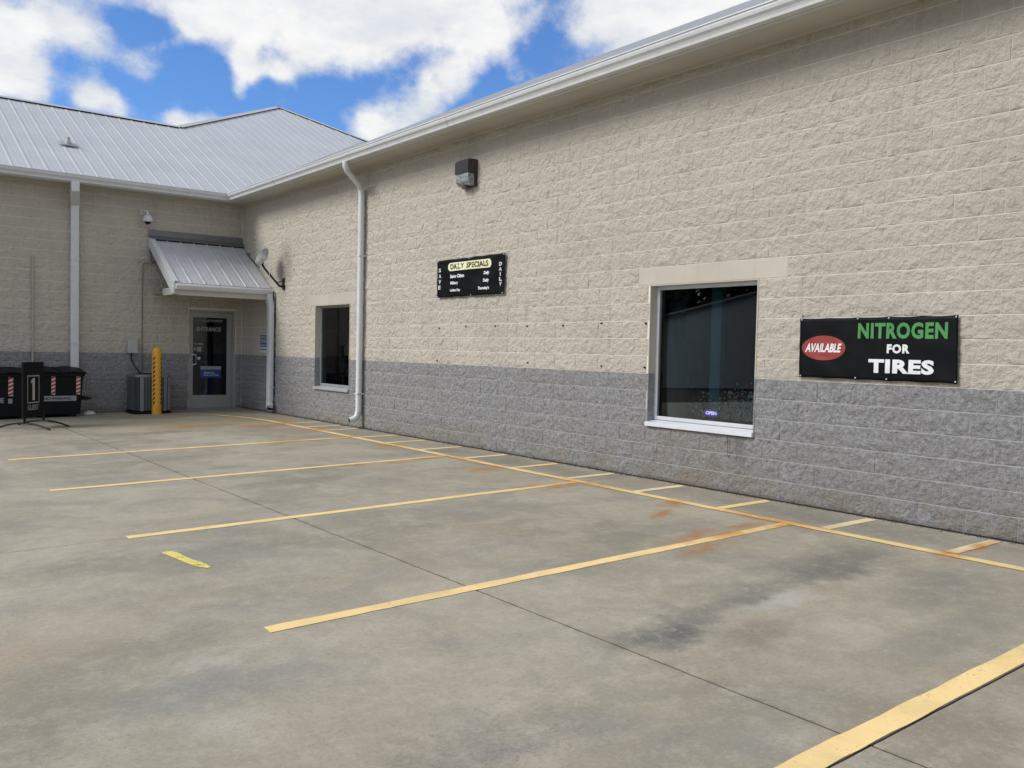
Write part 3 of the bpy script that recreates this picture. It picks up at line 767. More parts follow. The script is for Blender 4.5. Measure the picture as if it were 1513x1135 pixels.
# soffit, fascia and gutter
def eave_sweep(name, prof, mat, ya=-26.3, xa=-12.4, bevel=0):
    """profile (outward, z) swept round the inside corner: one piece per wing, mitred"""
    for wing in 'AB':
        vs = []
        for (o, z) in prof:
            if wing == 'A': vs += [(-o, ya, z), (-o, -o, z)]
            else: vs += [(-o, -o, z), (xa, -o, z)]
        n = len(prof); fs = [(2*i, 2*i+1, 2*((i+1) % n)+1, 2*((i+1) % n)) for i in range(n)]
        fs += [tuple(2*i for i in range(n)), tuple(2*i+1 for i in range(n))[::-1]]
        mb = MB(); mb.add(vs, fs); mb.build(name, mat, BLD, bevel=bevel)
eave_sweep('soffit', [(-.02, HT), (.43, HT), (.43, HT+.012), (-.02, HT+.012)], M_soffit)
eave_sweep('frieze_trim', [(.0105, HT-.032), (.026, HT-.032), (.026, HT-.001), (.0105, HT-.001)], M_soffit)
eave_sweep('fascia', [(.431, HT-.012), (.452, HT-.012), (.452, HT+.135), (.431, HT+.135)], M_white2)
gp_ = [(.454, 4.598), (.535, 4.598), (.542, 4.625), (.556, 4.650), (.580, 4.672), (.590, 4.700), (.590, 4.722), (.602, 4.724), (.602, 4.736), (.583, 4.736), (.580, 4.728), (.578, 4.700), (.568, 4.676), (.545, 4.655), (.530, 4.628), (.526, 4.608), (.464, 4.608), (.464, 4.74), (.454, 4.74)]
eave_sweep('gutter', gp_, M_white)
for y in (-3.0, -9.1, -15.15):
    mb = MB(); ex = [(o+(.004 if i < 9 else 0), z-(.004 if i < 2 else 0)) for i, (o, z) in enumerate(gp_[:9])]
    pts = [(-o-.001, z-.001) for o, z in gp_[:8]]; q = [(x-.004, z-.003) for x, z in pts]
    prof = pts+q[::-1]
    mb.prism([(x, y, z) for x, z in prof], (0, -.06, 0)); mb.build('gutter_seam', M_white, BLD)

# downspouts
def downspout(path, w, d, r=.012, straps=(), name='downspout', up=(0,0,1), facing='A'):
    ds = bpy.data.objects.new(name, None); C.objects.link(ds); ds.parent = BLD
    mb = MB(); prof = rrect(w, d, r, 3)
    mb.sweep(path, prof, up=up); mb.build('pipe', M_white, ds, smooth=35)
    for (z, p) in straps:
        mb = MB()
        if facing == 'A': mb.box(p[0]-d/2-.004, -.004, p[1]-w/2-.004, p[1]+w/2+.004, z-.014, z+.014); 
        else: mb.box(p[0]-w/2-.004, p[0]+w/2+.004, p[1]-d/2-.004, -.004, z-.014, z+.014)
        mb.build('strap', M_white2, ds)
    return ds
XA = -.085
downspout([(-.50,-5.98,4.605), (-.50,-5.98,4.53), (-.45,-5.96,4.45), (-.16,-5.83,4.28), (XA-.01,-5.79,4.20), (XA,-5.79,4.08), (XA,-5.79,.33), (-.11,-5.785,.22), (-.17,-5.78,.17), (-.25,-5.77,.15)], .105, .105, .045, straps=[(3.05,(XA,-5.79)), (.62,(XA,-5.79))], up=(1,.001,0))
mb = MB(); mb.lathe((-.2515,-5.77,.15), [(.044, 0), (.044, .003)], 14, axis=(-1,.12,-.24)); mb.build('pipe_mouth', M_black, BLD)
# short wall: broad box leader
downspout([(-3.60,-.50,4.605), (-3.60,-.50,4.44), (-3.56,-.30,4.32), (-3.52,-.10,4.22), (-3.52,-.075,4.12), (-3.52,-.075,.05)], .150, .11, .008, straps=[(3.1,(-3.52,-.085)), (1.4,(-3.52,-.085))], up=(0,-1,0), facing='B')
# conduits on the short wall
mb = MB(); mb.tube([(-4.27,-.035,3.12), (-4.27,-.035,.02)], .022, 8); mb.build('conduit', M_conduit, BLD, smooth=40)
mb = MB(); mb.tube([(-1.95,-.03,3.16), (-2.17,-.03,3.16), (-2.19,-.03,3.12), (-2.19,-.03,.72)], .016, 8); mb.build('conduit', M_conduit, BLD, smooth=40)
mb = MB(); mb.tube([(-2.06,-.028,3.9), (-2.06,-.028,3.16)], .010, 6); mb.build('conduit', M_conduit, BLD, smooth=40)

# ---- canopy over the entrance
cn = bpy.data.objects.new('canopy', None); C.objects.link(cn); cn.parent = BLD
CX0, CX1 = -2.02, -.03; CY = -1.72; CZ0, CZ1 = 2.66, 3.70
def cz(y): return CZ1+(CZ1-CZ0)/(-CY)*y
k = 0; xa = CX0
NP = 7; pw = (CX1-CX0)/NP
for i in range(NP):
    xa = CX0+i*pw
    prof = [(0, .0), (.012, .018), (.036, .018), (.050, .0), (.12, .0), (.128, .005), (.14, 0), (.19, 0), (.198, .005), (.21, 0), (pw, 0)]
    vs = []; fs = []
    for (x, h) in prof: vs += [(xa+x, CY-.02, cz(CY-.02)+h), (xa+x, -.03, cz(-.03)+h)]
    for j in range(len(prof)-1): fs.append((2*j, 2*j+2, 2*j+3, 2*j+1))
    mb = MB(); mb.add(vs, fs); mb.poly([vs[0], vs[2], vs[4], vs[6]]); mb.build('roof_panel', simple('canopy panel', (.50,.51,.53), .45, metal=.1) if i == 0 else bpy.data.materials['canopy panel'], cn, recalc=False)
mb = MB(); mb.prism([(CX0-.05, -.012, 3.86), (CX0-.05, -.012, 3.72), (CX0-.05, -.03, 3.715), (CX0-.05, -.155, 3.655), (CX0-.05, -.155, 3.668), (CX0-.05, -.045, 3.735), (CX0-.05, -.026, 3.86)], (CX1-CX0+.06, 0, 0))
mb.build('wall_flashing', M_flash, cn)
mb = MB(); mb.prism([(CX0+.03, -.12, 3.60), (CX1, -.12, 3.60), (CX1, -.13, 3.645), (CX0+.03, -.13, 3.645)], (0, .02, 0)); mb.build('gap_shade_strip', M_joint, cn)
# white rake trim along the open left side
tl = .17
def rake(y): return cz(y)
mb = MB(); mb.prism([(CX0-.055, -.03, rake(-.03)+.045), (CX0-.055, CY-.06, rake(CY-.06)+.045), (CX0-.055, CY-.06, rake(CY)-tl-.06), (CX0-.055, CY+.08, rake(CY)-tl-.03), (CX0-.055, -.03, rake(-.03)-tl)], (.03, 0, 0))
mb.prism([(CX0-.0245, -.03, rake(-.03)+.045), (CX0+.05, -.03, rake(-.03)+.045), (CX0+.05, CY-.03, rake(CY-.03)+.045), (CX0-.0245, CY-.03, rake(CY-.03)+.045)], (0, 0, -.014))
mb.build('rake_trim', M_white2, cn, bevel=.002)
# gutter, beam and soffit
mb = MB(); zg = CZ0-.035
mb.prism([(CX0-.02, CY-.03, zg), (CX0-.02, CY-.115, zg+.01), (CX0-.02, CY-.14, zg-.03), (CX0-.02, CY-.12, zg-.075), (CX0-.02, CY-.10, zg-.11), (CX0-.02, CY-.03, zg-.11)], (CX1-CX0+.01, 0, 0))
mb.build('canopy_gutter', M_white, cn, bevel=.003)
mb = MB(); mb.box(CX0+.05, CX1, CY-.028, CY+.06, zg-.22, zg-.005); mb.box(CX0-.02, CX0+.049, CY-.028, -.95, 2.42, 2.56)
mb.build('canopy_beam', M_soffit, cn, bevel=.002)
mb = MB(); mb.box(CX0+.0, CX0+.10, -.30, -.014, 3.16, 3.42); mb.build('wall_bracket', M_flash, cn)
mb = MB(); mb.box(CX0+.05, CX1, CY+.061, -.012, 2.50, 2.515); mb.build('canopy_soffit', M_soffit, cn)
ds = downspout([(-.10,CY-.085,zg-.10), (-.10,CY-.085,2.40), (-.085,CY-.12,2.30), (-.085,CY-.12,.28), (-.11,CY-.16,.17), (-.13,CY-.27,.12)], .15, .10, .008, straps=[(.55,(-.085,CY-.12))], up=(1,0,0))
mb = MB(); mb.prism([(-.20,CY-.272,.075), (-.06,CY-.272,.075), (-.06,CY-.262,.165), (-.20,CY-.262,.165)], (0,-.004,0)); mb.build('pipe_mouth', M_black, BLD)
mb = MB(); mb.tube([(-.012, CY-.21, 2.55), (-.012, CY-.21, .35)], .010, 6); mb.build('conduit', M_black, BLD, smooth=40)

# ------------------------------------------------------------------ things on the long wall
plA = lambda xx: (lambda u, v, h: (xx-h, -u, v))        # u = distance to the right of the corner
def wavy(seed, amp):
    def f(u, v): return -.034-amp*(.5+.5*noise.noise(Vector((u*2.4+seed, v*5, seed))))-.55*amp*noise.noise(Vector((u*7+v*9, v*4-u*2, seed)))
    return f
def banner(name, corners, seed, amp, mat, parent, nx=48, nz=18):
    (u0, v0), (u1, v1), (u2, v2), (u3, v3) = corners     # bl, br, tr, tl
    f = wavy(seed, amp); vs = []; fs = []
    for j in range(nz+1):
        for i in range(nx+1):
            s_, t_ = i/nx, j/nz
            u = (u0*(1-s_)+u1*s_)*(1-t_)+(u3*(1-s_)+u2*s_)*t_; v = (v0*(1-s_)+v1*s_)*(1-t_)+(v3*(1-s_)+v2*s_)*t_
            # the hem is pulled in between grommets
            if j in (0, nz): v += (.006 if j == 0 else -.006)*abs(math.sin(s_*math.pi*5))
            vs.append((f(u, v), -u, v))
    N = nx+1
    for j in range(nz):
        for i in range(nx): fs.append((j*N+i, j*N+i+1, (j+1)*N+i+1, (j+1)*N+i))
    mb = MB(); mb.add(vs, fs); o = mb.build(name, mat, parent, recalc=False, smooth=80)
    so_ = o.modifiers.new('thickness', 'SOLIDIFY'); so_.thickness = .0012; so_.offset = 1 if False else -1
    return o, (lambda u, v, h: (f(u, v)-h-.0022, -u, v))
bn = thing('banner', 'wide black banner in green and white letters right of the large window', 'banner')
o, pl = banner('banner_sheet', [(14.635,1.252), (16.150,1.250), (16.135,1.830), (14.630,1.822)], 3, .010, M_banner, bn)
lettering('lettering', 'NITROGEN', (15.238, 16.055, 1.628, 1.772), pl, M_green, bn, bold=.042, spacing=1.12, thick=.001)
lettering('lettering', 'FOR', (15.522, 15.730, 1.499, 1.580), pl, M_wprint, bn, bold=.05, spacing=1.15, thick=.001)
lettering('lettering', 'TIRES', (15.352, 15.950, 1.320, 1.446), pl, M_wprint, bn, bold=.05, spacing=1.1, thick=.001)
def disc(name, uc, vc, ru, rv, pl, mat, parent, h=.0006, n=48):
    mb = MB(); vs = []; fs = []; K = 5
    vs.append(pl(uc, vc, h))
    for k in range(1, K+1):
        for i in range(n): a = 2*math.pi*i/n; vs.append(pl(uc+ru*k/K*math.cos(a), vc+rv*k/K*math.sin(a), h))
    for i in range(n): fs.append((0, 1+i, 1+(i+1) % n))
    for k in range(K-1):
        for i in range(n): a = 1+k*n; fs.append((a+i, a+n+i, a+n+(i+1) % n, a+(i+1) % n))
    mb.add(vs, fs); return mb.build(name, mat, parent, recalc=False)
disc('red_oval', 14.892, 1.539, .229, .117, pl, M_red, bn)
lettering('lettering', 'AVAILABLE', (14.698, 15.082, 1.498, 1.582), pl, M_wprint, bn, bold=.035, shear=.25, thick=.0028)
for (u, v) in ((14.65,1.808), (15.232,1.812), (15.53,1.812), (16.118,1.815), (14.652,1.268), (15.229,1.268), (15.528,1.267), (16.133,1.268)):
    mb = MB(); p = pl(u, v, 0); mb.lathe(p, [(.0075, -.001), (.0075, .003), (.003, .005)], 12, axis=(-1,0,0)); mb.build('grommet', M_box, bn, smooth=40)
mb = MB(); mb.tube([(-.034,-14.65,1.815), (-.01,-14.64,1.86)], .003, 5); mb.build('tie', M_black, bn)
# specials banner
b2 = thing('banner', 'small black banner headed by a cream strip between downspout and large window', 'banner')
o, pl2 = banner('banner_sheet', [(8.195,2.232), (9.892,2.235), (9.912,2.808), (8.190,2.806)], 9, .022, M_banner, b2)
mb = MB()
def rr_patch(name, u0, u1, v0, v1, r, pl, mat, parent, h=.0005):
    pts = [( (u0+u1)/2+x, (v0+v1)/2+y) for x, y in rrect(u1-u0, v1-v0, r, 5)]
    n = 26; vs = []; fs = []
    for i in range(n+1):
        u = u0+(u1-u0)*i/n; e = min(u-u0, u1-u); hh = (v1-v0)/2
        if e < r: hh = hh-r+math.sqrt(max(0, r*r-(r-e)**2))
        for s_ in (-1, -.5, 0, .5, 1): vs.append(pl(u, (v0+v1)/2+s_*max(hh, .004), h))
    for i in range(n):
        for k in range(4): a = i*5+k; fs.append((a, a+5, a+6, a+1))
    m_ = MB(); m_.add(vs, fs); return m_.build(name, mat, parent, recalc=False)
rr_patch('cream_strip', 8.495, 9.600, 2.628, 2.750, .035, pl2, M_cream, b2)
lettering('lettering', 'DAILY  SPECIALS', (8.556, 9.522, 2.650, 2.732), pl2, M_black, b2, bold=.03, thick=.0022)
for i, ch in enumerate('SAVE'): lettering('lettering', ch, (8.238, 8.302, 2.625-i*.088, 2.684-i*.088), pl2, M_wprint, b2, bold=.03, thick=.0008)
for i, ch in enumerate('DAILY'):
    a, b_ = (9.784, 9.844) if ch != 'I' else (9.806, 9.822)
    lettering('lettering', ch, (a, b_, 2.632-i*.070, 2.684-i*.070), pl2, M_wprint, b2, bold=.03, thick=.0008)
for txt, a, b_, v0, v1 in (('Senior Citizen', 8.556, 8.930, 2.520, 2.575), ('Military', 8.560, 8.772, 2.412, 2.470), ('Ladies Day', 8.556, 8.825, 2.308, 2.358),
                           ('Daily', 9.406, 9.548, 2.520, 2.580), ('Daily', 9.404, 9.546, 2.412, 2.472), ("Thursday's", 9.289, 9.550, 2.306, 2.362)):
    lettering('lettering', txt, (a, b_, v0, v1), pl2, M_wprint, b2, bold=.045, thick=.0008)
for (u, v) in ((8.215,2.79), (9.885,2.79), (8.22,2.25), (9.865,2.25), (9.04,2.79), (9.1,2.25)):
    mb = MB(); mb.lathe(pl2(u, v, 0), [(.009, -.001), (.009, .003), (.004, .005)], 10, axis=(-1,0,0)); mb.build('grommet', M_winframe, b2, smooth=40)
# blue notice half behind the canopy downspout
ns = thing('wall_sign', 'small blue and white notice half hidden by the downspout beside the entrance', 'sign')
mb = MB(); mb.box(-.021, -.019, -1.56, -1.12, 1.28, 1.68); mb.build('sign_plate', M_wprint, ns)
pn = plA(-.021); card('blue_field', 1.14, 1.54, 1.56, 1.665, M_navy, ns, pn); card('blue_field', 1.14, 1.54, 1.40, 1.545, M_blue, ns, pn); card('blue_field', 1.14, 1.54, 1.335, 1.36, M_navy, ns, pn)
lettering('lettering', 'NOTICE', (1.18, 1.50, 1.585, 1.645), pn, M_wprint, ns, thick=.002)
lettering('lettering', 'CUSTOMER', (1.17, 1.51, 1.488, 1.530), pn, M_wprint, ns, thick=.002); lettering('lettering', 'PARKING ONLY', (1.17, 1.51, 1.418, 1.460), pn, M_wprint, ns, thick=.002)

# wall light
wl = thing('wall_light', 'dark bronze wall pack lamp with ribbed glass under the long eave', 'lamp')
yl0, yl1 = -9.165, -8.83; zt_, zm, zb_ = 4.215, 4.015, 3.835
mb = MB()
mb.prism([(-.012, yl1, zt_), (-.150, yl1, zt_), (-.185, yl1, zt_-.03), (-.185, yl1, zm), (-.012, yl1, zm)], (0, yl0-yl1, 0))
mb.box(-.012, -.055, yl0, yl1, zb_-.01, zm-.0005)
for i in range(7): z = zm+.012+i*.022; mb.box(-.185-.004, -.1845, yl0+.006, yl1-.006, z, z+.010)
mb.build('housing', M_bronze, wl, bevel=.004)
mb = MB()
mb.prism([(-.056, yl1-.012, zm-.002), (-.178, yl1-.012, zm-.002), (-.172, yl1-.012, zb_+.06), (-.130, yl1-.012, zb_+.008), (-.056, yl1-.012, zb_+.0)], (0, yl0-yl1+.024, 0))
mb.build('lens', M_lens, wl, bevel=.01)
mb = MB(); mb.box(-.05, -.135, (yl0+yl1)/2-.05, (yl0+yl1)/2+.05, zb_-.016, zb_-.003); mb.build('latch', M_bronze, wl)

# satellite dish
sd = thing('satellite_dish', 'grey satellite dish on a black bent mast beside the entrance canopy', 'dish')
mb = MB(); mb.box(-.026, -.012, -2.40, -2.28, 2.60, 2.84); mb.build('foot_plate', M_black, sd, bevel=.003)
mb = MB(); mb.tube([(-.02,-2.34,2.66), (-.10,-2.31,2.68), (-.33,-2.15,3.00), (-.36,-2.06,3.10), (-.33,-2.00,3.22)], .022, 10)
mb.tube([(-.02,-2.34,2.80), (-.14,-2.28,2.735)], .010, 6); mb.build('mast', M_black, sd, smooth=40)
dc = Vector((-.36, -2.02, 3.27)); dnm = Vector((-.90, -.16, .42)).normalized()
prof = [(.001, -.0045), (.08, -.041), (.14, -.030), (.195, -.008), (.210, 0), (.213, .004), (.207, .006), (.19, 0), (.14, -.022), (.08, -.034), (.001, -.038)]
mb = MB(); mb.lathe(dc, prof, 32, axis=dnm); mb.build('reflector', M_dish, sd, smooth=50)
mb = MB(); mb.lathe(dc-dnm*.05, [(.05, -.03), (.05, .0), (.02, .01)], 12, axis=dnm); mb.tube([dc-dnm*.06, Vector((-.34,-2.02,3.18))], .02, 8); mb.build('bracket', M_black, sd, smooth=40)
up_ = (Vector((0,0,1))-dnm*dnm.z).normalized(); low = dc-up_*.22; foc = dc+dnm*.30-up_*.10
mb = MB(); mb.tube([low-dnm*.03, low+dnm*.02, foc-up_*.03], .011, 8); mb.build('feed_arm', M_black, sd, smooth=40)
mb = MB(); mb.lathe(foc, [(.028, -.035), (.034, 0), (.034, .03), (.02, .05), (.018, .08)], 14, axis=(dnm*.9-up_*.1)); mb.build('feed_horn', M_dish, sd, smooth=40)
mb = MB(); mb.tube([(-.26+.085*math.cos(a)*.6, -2.22-.02+.05*math.cos(a), 2.93+.085*math.sin(a)) for a in [i*.42 for i in range(17)]]+[(-.1,-2.3,2.75)], .005, 5); mb.build('cable_coil', M_wprint, sd, smooth=40)

# security camera high on the short wall
sc_ = thing('security_camera', 'white dome security camera above the left end of the entrance canopy', 'camera')
cx_, cz_ = -2.14, 4.10
mb = MB(); mb.lathe((cx_-.05, -.004, cz_+.10), [(.05, 0), (.05, .02), (.03, .03)], 16, axis=(0,-1,0)); mb.tube([(cx_-.05,-.03,cz_+.10), (cx_-.04,-.12,cz_+.13), (cx_-.01,-.20,cz_+.12), (cx_,-.22,cz_+.05), (cx_,-.22,cz_)], .026, 10); mb.build('camera_arm', M_white2, sc_, smooth=40)
mb = MB(); mb.lathe((cx_,-.22,cz_-.11), [(.080, 0), (.098, .01), (.100, .08), (.07, .13), (.025, .16)], 20); mb.build('camera_housing', M_white2, sc_, smooth=40)
mb = MB(); mb.lathe((cx_,-.22,cz_-.155), [(.008, -.01), (.045, .005), (.07, .045)], 18); mb.build('camera_dome', M_black, sc_, smooth=60)

# power box and whip
eb = thing('electrical_box', 'small grey electrical box on the short wall above the condenser', 'electrical box')
mb = MB(); mb.box(-2.50, -2.31, -.115, -.012, 1.22, 1.47); mb.build('box_body', M_box, eb, bevel=.006)
mb = MB(); mb.box(-2.505, -2.305, -.125, -.1155, 1.215, 1.48); mb.build('box_cover', M_box, eb, bevel=.003)
mb = MB(); mb.tube([(-2.42,-.07,1.22), (-2.42,-.09,1.08), (-2.36,-.14,.92), (-2.28,-.20,.80), (-2.25,-.25,.66)], .014, 8); mb.build('flexible_conduit', M_black, eb, smooth=40)

# condenser
ac = thing('air_conditioner', 'squat grey louvred air conditioning condenser behind the yellow bollard', 'air conditioner')
ax, ay, aw, z0 = -2.17, -.45, .70, gz(-2.2)
mb = MB(); pts = rrect(aw+.06, aw+.06, .10, 5); mb.prism([(ax+x, ay+y, z0-.01) for x, y in pts], (0, 0, .055)); mb.build('base_pan', M_dark, ac)
mb = MB(); pts = rrect(aw, aw, .12, 6); mb.prism([(ax+x, ay+y, z0+.055) for x, y in pts], (0, 0, .02)); mb.prism([(ax+x*.93, ay+y*.93, z0+.06) for x, y in pts], (0, 0, .70)); mb.build('coil_core', M_dark, ac)
lv = MB(); pts = rrect(aw, aw, .12, 5); per = []
for i in range(len(pts)):
    a = Vector((*pts[i], 0)); b_ = Vector((*pts[(i+1) % len(pts)], 0)); n = max(1, int((b_-a).length/.028))
    for j in range(n): per.append((a.lerp(b_, j/n), (b_-a).normalized()))
for (p, d) in per:
    nrm = Vector((d.y, -d.x, 0)); 
    lv.box(0,0,0,0,0,0) if False else None
    q = [p-d*.004, p+d*.004, p+d*.010+nrm*.016, p+d*.002+nrm*.016]
    lv.prism([(ax+v.x, ay+v.y, z0+.075) for v in q], (0, 0, .68))
lv.build('louvre', M_ac, ac, kind='stuff')
mb = MB(); pts = rrect(aw+.03, aw+.03, .13, 6); mb.prism([(ax+x, ay+y, z0+.755) for x, y in pts], (0, 0, .055)); mb.build('top_cap', M_ac, ac, bevel=.008)
mb = MB()
for r_ in (.06, .11, .16, .21, .25):
    mb.tube([(ax+r_*math.cos(a), ay+r_*math.sin(a), z0+.82) for a in [i*math.pi/12 for i in range(25)]], .004, 5, caps=False)
mb.build('fan_guard', M_black, ac)
for sx in (-1, 1):
    mb = MB(); mb.box(ax+sx*(aw/2-.12)-.03, ax+sx*(aw/2-.12)+.03, ay-aw/2-.012, ay-aw/2+.0, z0+.06, z0+.76); mb.build('corner_post', M_ac, ac)

# bollard
bo = thing('bollard', 'tall yellow bollard with black slanted dashes before the condenser', 'bollard')
bx, by = -2.14, -.92; bzz = gz(bx); br = .095
mb = MB(); mb.lathe((bx, by, bzz), [(br, 0), (br, 1.27), (br*.97, 1.31), (br*.85, 1.345), (br*.6, 1.372), (br*.25, 1.386), (.001, 1.388)], 32); mb.build('sleeve', M_boll, bo, smooth=50)
def dashes(ang0, lean):
    for i in range(11):
        z = bzz+1.15-i*.091; vs = []
        for s_ in range(5):
            a = R(ang0)+(s_/4-.5)*.50; dz_ = lean*(s_/4-.5)*.05
            for h in (-.022, .022): vs.append((bx+(br+.0012)*math.cos(a), by+(br+.0012)*math.sin(a), z+dz_+h))
        mb = MB(); mb.add(vs, [(2*k, 2*k+2, 2*k+3, 2*k+1) for k in range(4)]); mb.build('black_dash', M_black, bo, recalc=False)
view = math.degrees(math.atan2(CAM.y-by, CAM.x-bx))
dashes(view-33, 1); dashes(view+64, 1)

# dumpsters
def dumpster(x0, x1, y0, label, decals):
    d = thing('dumpster', label, 'dumpster', 'black dumpsters along the short wall')
    yb = -.10; z0 = gz((x0+x1)/2); zt = z0+.86; zw = z0+.06
    ins = .045
    mb = MB()
    lowr = [(x0+ins, y0+.07, zw), (x1-ins, y0+.07, zw), (x1-ins, yb-.03, zw), (x0+ins, yb-.03, zw)]
    upr = [(x0, y0, zt), (x1, y0, zt), (x1, yb, zt), (x0, yb, zt)]
    mb.add(lowr+upr, [(3,2,1,0), (0,1,5,4), (1,2,6,5), (2,3,7,6), (3,0,4,7)])
    mb.box(x0-.02, x1+.02, y0-.025, y0+.0, zt-.05, zt+.01); mb.box(x0-.02, x0, y0, yb, zt-.05, zt+.01); mb.box(x1, x1+.02, y0, yb, zt-.05, zt+.01)
    for i in range(3):
        xx = x0+.10+i*((x1-x0-.20)/2); mb.box(xx-.012, xx+.012, y0+.045, y0+.062, zw+.05, z0+.34)
    mb.build('bin_body', M_dark, d, bevel=.012)
    # two lids that slope towards the front, slightly sagging
    xm = (x0+x1)/2
    for (a, b_) in ((x0-.045, xm-.005), (xm+.005, x1+.055)):
        mb = MB(); vs = []; fs = []; n = 6
        for i in range(n+1):
            for j in range(5):
                u, v = i/n, j/4; x = a+(b_-a)*u; y = y0-.05+(yb-y0+.07)*v
                crown = .035*(1-(2*u-1)**2); h = .015+.085*v+crown*.8+.006*noise.noise(Vector((x*6, y*6, 2)))
                vs.append((x, y, zt+h))
        for i in range(n):
            for j in range(4): k_ = i*5+j; fs.append((k_, k_+5, k_+6, k_+1))
        mb.add(vs, fs); o_ = mb.build('lid', M_dark, d, recalc=False, smooth=50); s_ = o_.modifiers.new('t', 'SOLIDIFY'); s_.thickness = .022; s_.offset = -1
    mb = MB(); mb.tube([(x0-.02, yb-.02, zt+.10), (x1+.02, yb-.02, zt+.10)], .014, 8); mb.build('hinge_rod', M_black, d, smooth=40)
    # side pockets
    for sx, xx in ((-1, x0), (1, x1)):
        mb = MB(); mb.box(xx+sx*.0, xx+sx*.10, y0+.08, yb-.16, z0+.335, z0+.40); mb.box(xx+sx*.10, xx+sx*.155, y0+.06, y0+.30, z0+.345, z0+.385); mb.build('lift_pocket', M_dark, d, bevel=.008)
    for wx in (x0+.13, x1-.13):
        for wy in (y0+.16, yb-.12):
            mb = MB(); mb.lathe((wx-.015, wy, z0+.04), [(.04, 0), (.04, .03)], 12, axis=(1,0,0)); mb.build('caster', M_black, d)
    front = lambda u, v, h: (u, y0+.07-(v-zw)/(zt-zw)*.07-.003-h, v)
    for kind, a, b_, v0, v1 in decals:
        v0 += z0; v1 += z0
        if kind == 'tape':
            tp = card('reflective_tape', a, b_, v0, v1, M_retro_w, d, front)
            mb = MB(); n = 5; st = (v1-v0)/n; w = b_-a
            for i in range(n):
                c_ = [(a, v0+i*st), (b_, v0+i*st+st*.45), (b_, v0+i*st+st*.95), (a, v0+i*st+st*.5)]
                c_ = [(u, min(v, v1)) for u, v in c_]; mb.poly([front(u, v, .003) for u, v in c_])
            mb.build('red_stripe', M_retro_r, d, recalc=False)
        elif kind == 'plate': card('pale_label', a, b_, v0, v1, M_dimprint, d, front)
        else:
            lettering('lettering', kind, (a, b_, v0, v1), front, M_black if kind.endswith('.') else M_dimprint, d, bold=.03, thick=.003)
    return d
dumpster(-4.33, -3.50, -.80, 'right hand black dumpster beside the broad white downspout, two striped tapes in view',
         [('tape', -4.07, -4.00, .45, .83), ('tape', -3.63, -3.555, .45, .83), ('plate', -4.235, -3.62, .325, .425), ('plate', -4.32, -4.255, .33, .43), ('WM', -4.315, -4.235, .70, .80), ('E', -4.32, -4.245, .60, .68), ('Z', -4.32, -4.255, .47, .57), ('NO PARKING.', -4.20, -3.70, .35, .40)])
dumpster(-5.62, -4.47, -.80, 'left hand black dumpster cut by the edge, behind the black sign stand',
         [('tape', -4.80, -4.72, .45, .83), ('plate', -4.80, -4.73, .31, .40), ('WELCOME', -5.25, -4.87, .32, .42)])

# sign stand
st = thing('sign_stand', 'black pavement sign on arched feet numbered 1 before the dumpsters', 'sign stand')
c1 = Vector((-4.845, -2.80, 0)); c2 = Vector((-4.485, -2.40, 0))
e1, e2 = (Vector((-5.15,-2.34,0)), Vector((-4.54,-3.27,0))), (Vector((-4.81,-1.98,0)), Vector((-4.16,-2.82,0)))
for (c_, e) in ((c1, e1), (c2, e2)):
    pth = []
    for i in range(9):
        t_ = i/8; p = e[0].lerp(e[1], t_); h = .012+.085*(1-(2*t_-1)**2); pth.append((p.x, p.y, gz(p.x)+h))
    mb = MB(); mb.tube(pth, .016, 8); mb.build('foot', M_black, st, smooth=40)
    mid = e[0].lerp(e[1], .5); mb = MB(); mb.box(mid.x-.018, mid.x+.018, mid.y-.018, mid.y+.018, gz(mid.x)+.085, gz(mid.x)+.30); mb.build('post', M_black, st)
m1 = e1[0].lerp(e1[1], .5); m2 = e2[0].lerp(e2[1], .5); dd = (m2-m1).normalized(); nr = Vector((dd.y, -dd.x, 0))
ctr = (m1+m2)/2-dd*.04; bw = .29; zb2, zt2 = gz(ctr.x)+.19, gz(ctr.x)+1.14
def pst(u, v, h): q = ctr+dd*u+nr*(.02+h); return (q.x, q.y, v)
mb = MB(); mb.prism([pst(-bw, zb2, 0), pst(bw, zb2, 0), pst(bw, zt2, 0), pst(-bw, zt2, 0)], -nr*.04); mb.build('sign_board', M_dark, st, bevel=.006)
zz = gz(ctr.x)-.13
fr = MB()
for (a, b_, c_, d_) in ((-.19,.15,1.02,1.04), (-.19,.15,.56,.58), (-.19,-.172,.58,1.02), (.132,.15,.58,1.02)): fr.quad(pst(a, c_+zz, .002), pst(b_, c_+zz, .002), pst(b_, d_+zz, .002), pst(a, d_+zz, .002))
fr.build('number_frame', M_dimprint, st, recalc=False)
mb = MB(); mb.poly([pst(u, v+zz, .002) for u, v in ((-.045, .61), (.02, .61), (.02, .99), (-.03, .99), (-.085, .95), (-.085, .90), (-.045, .92))]); mb.build('number_one', simple('worn white print', (.42,.40,.39), .5), st, recalc=False)
lettering('lettering', 'GUEST', (-.18, .13, zz+.44, zz+.53), pst, M_dimprint, st, bold=.02, thick=.002)

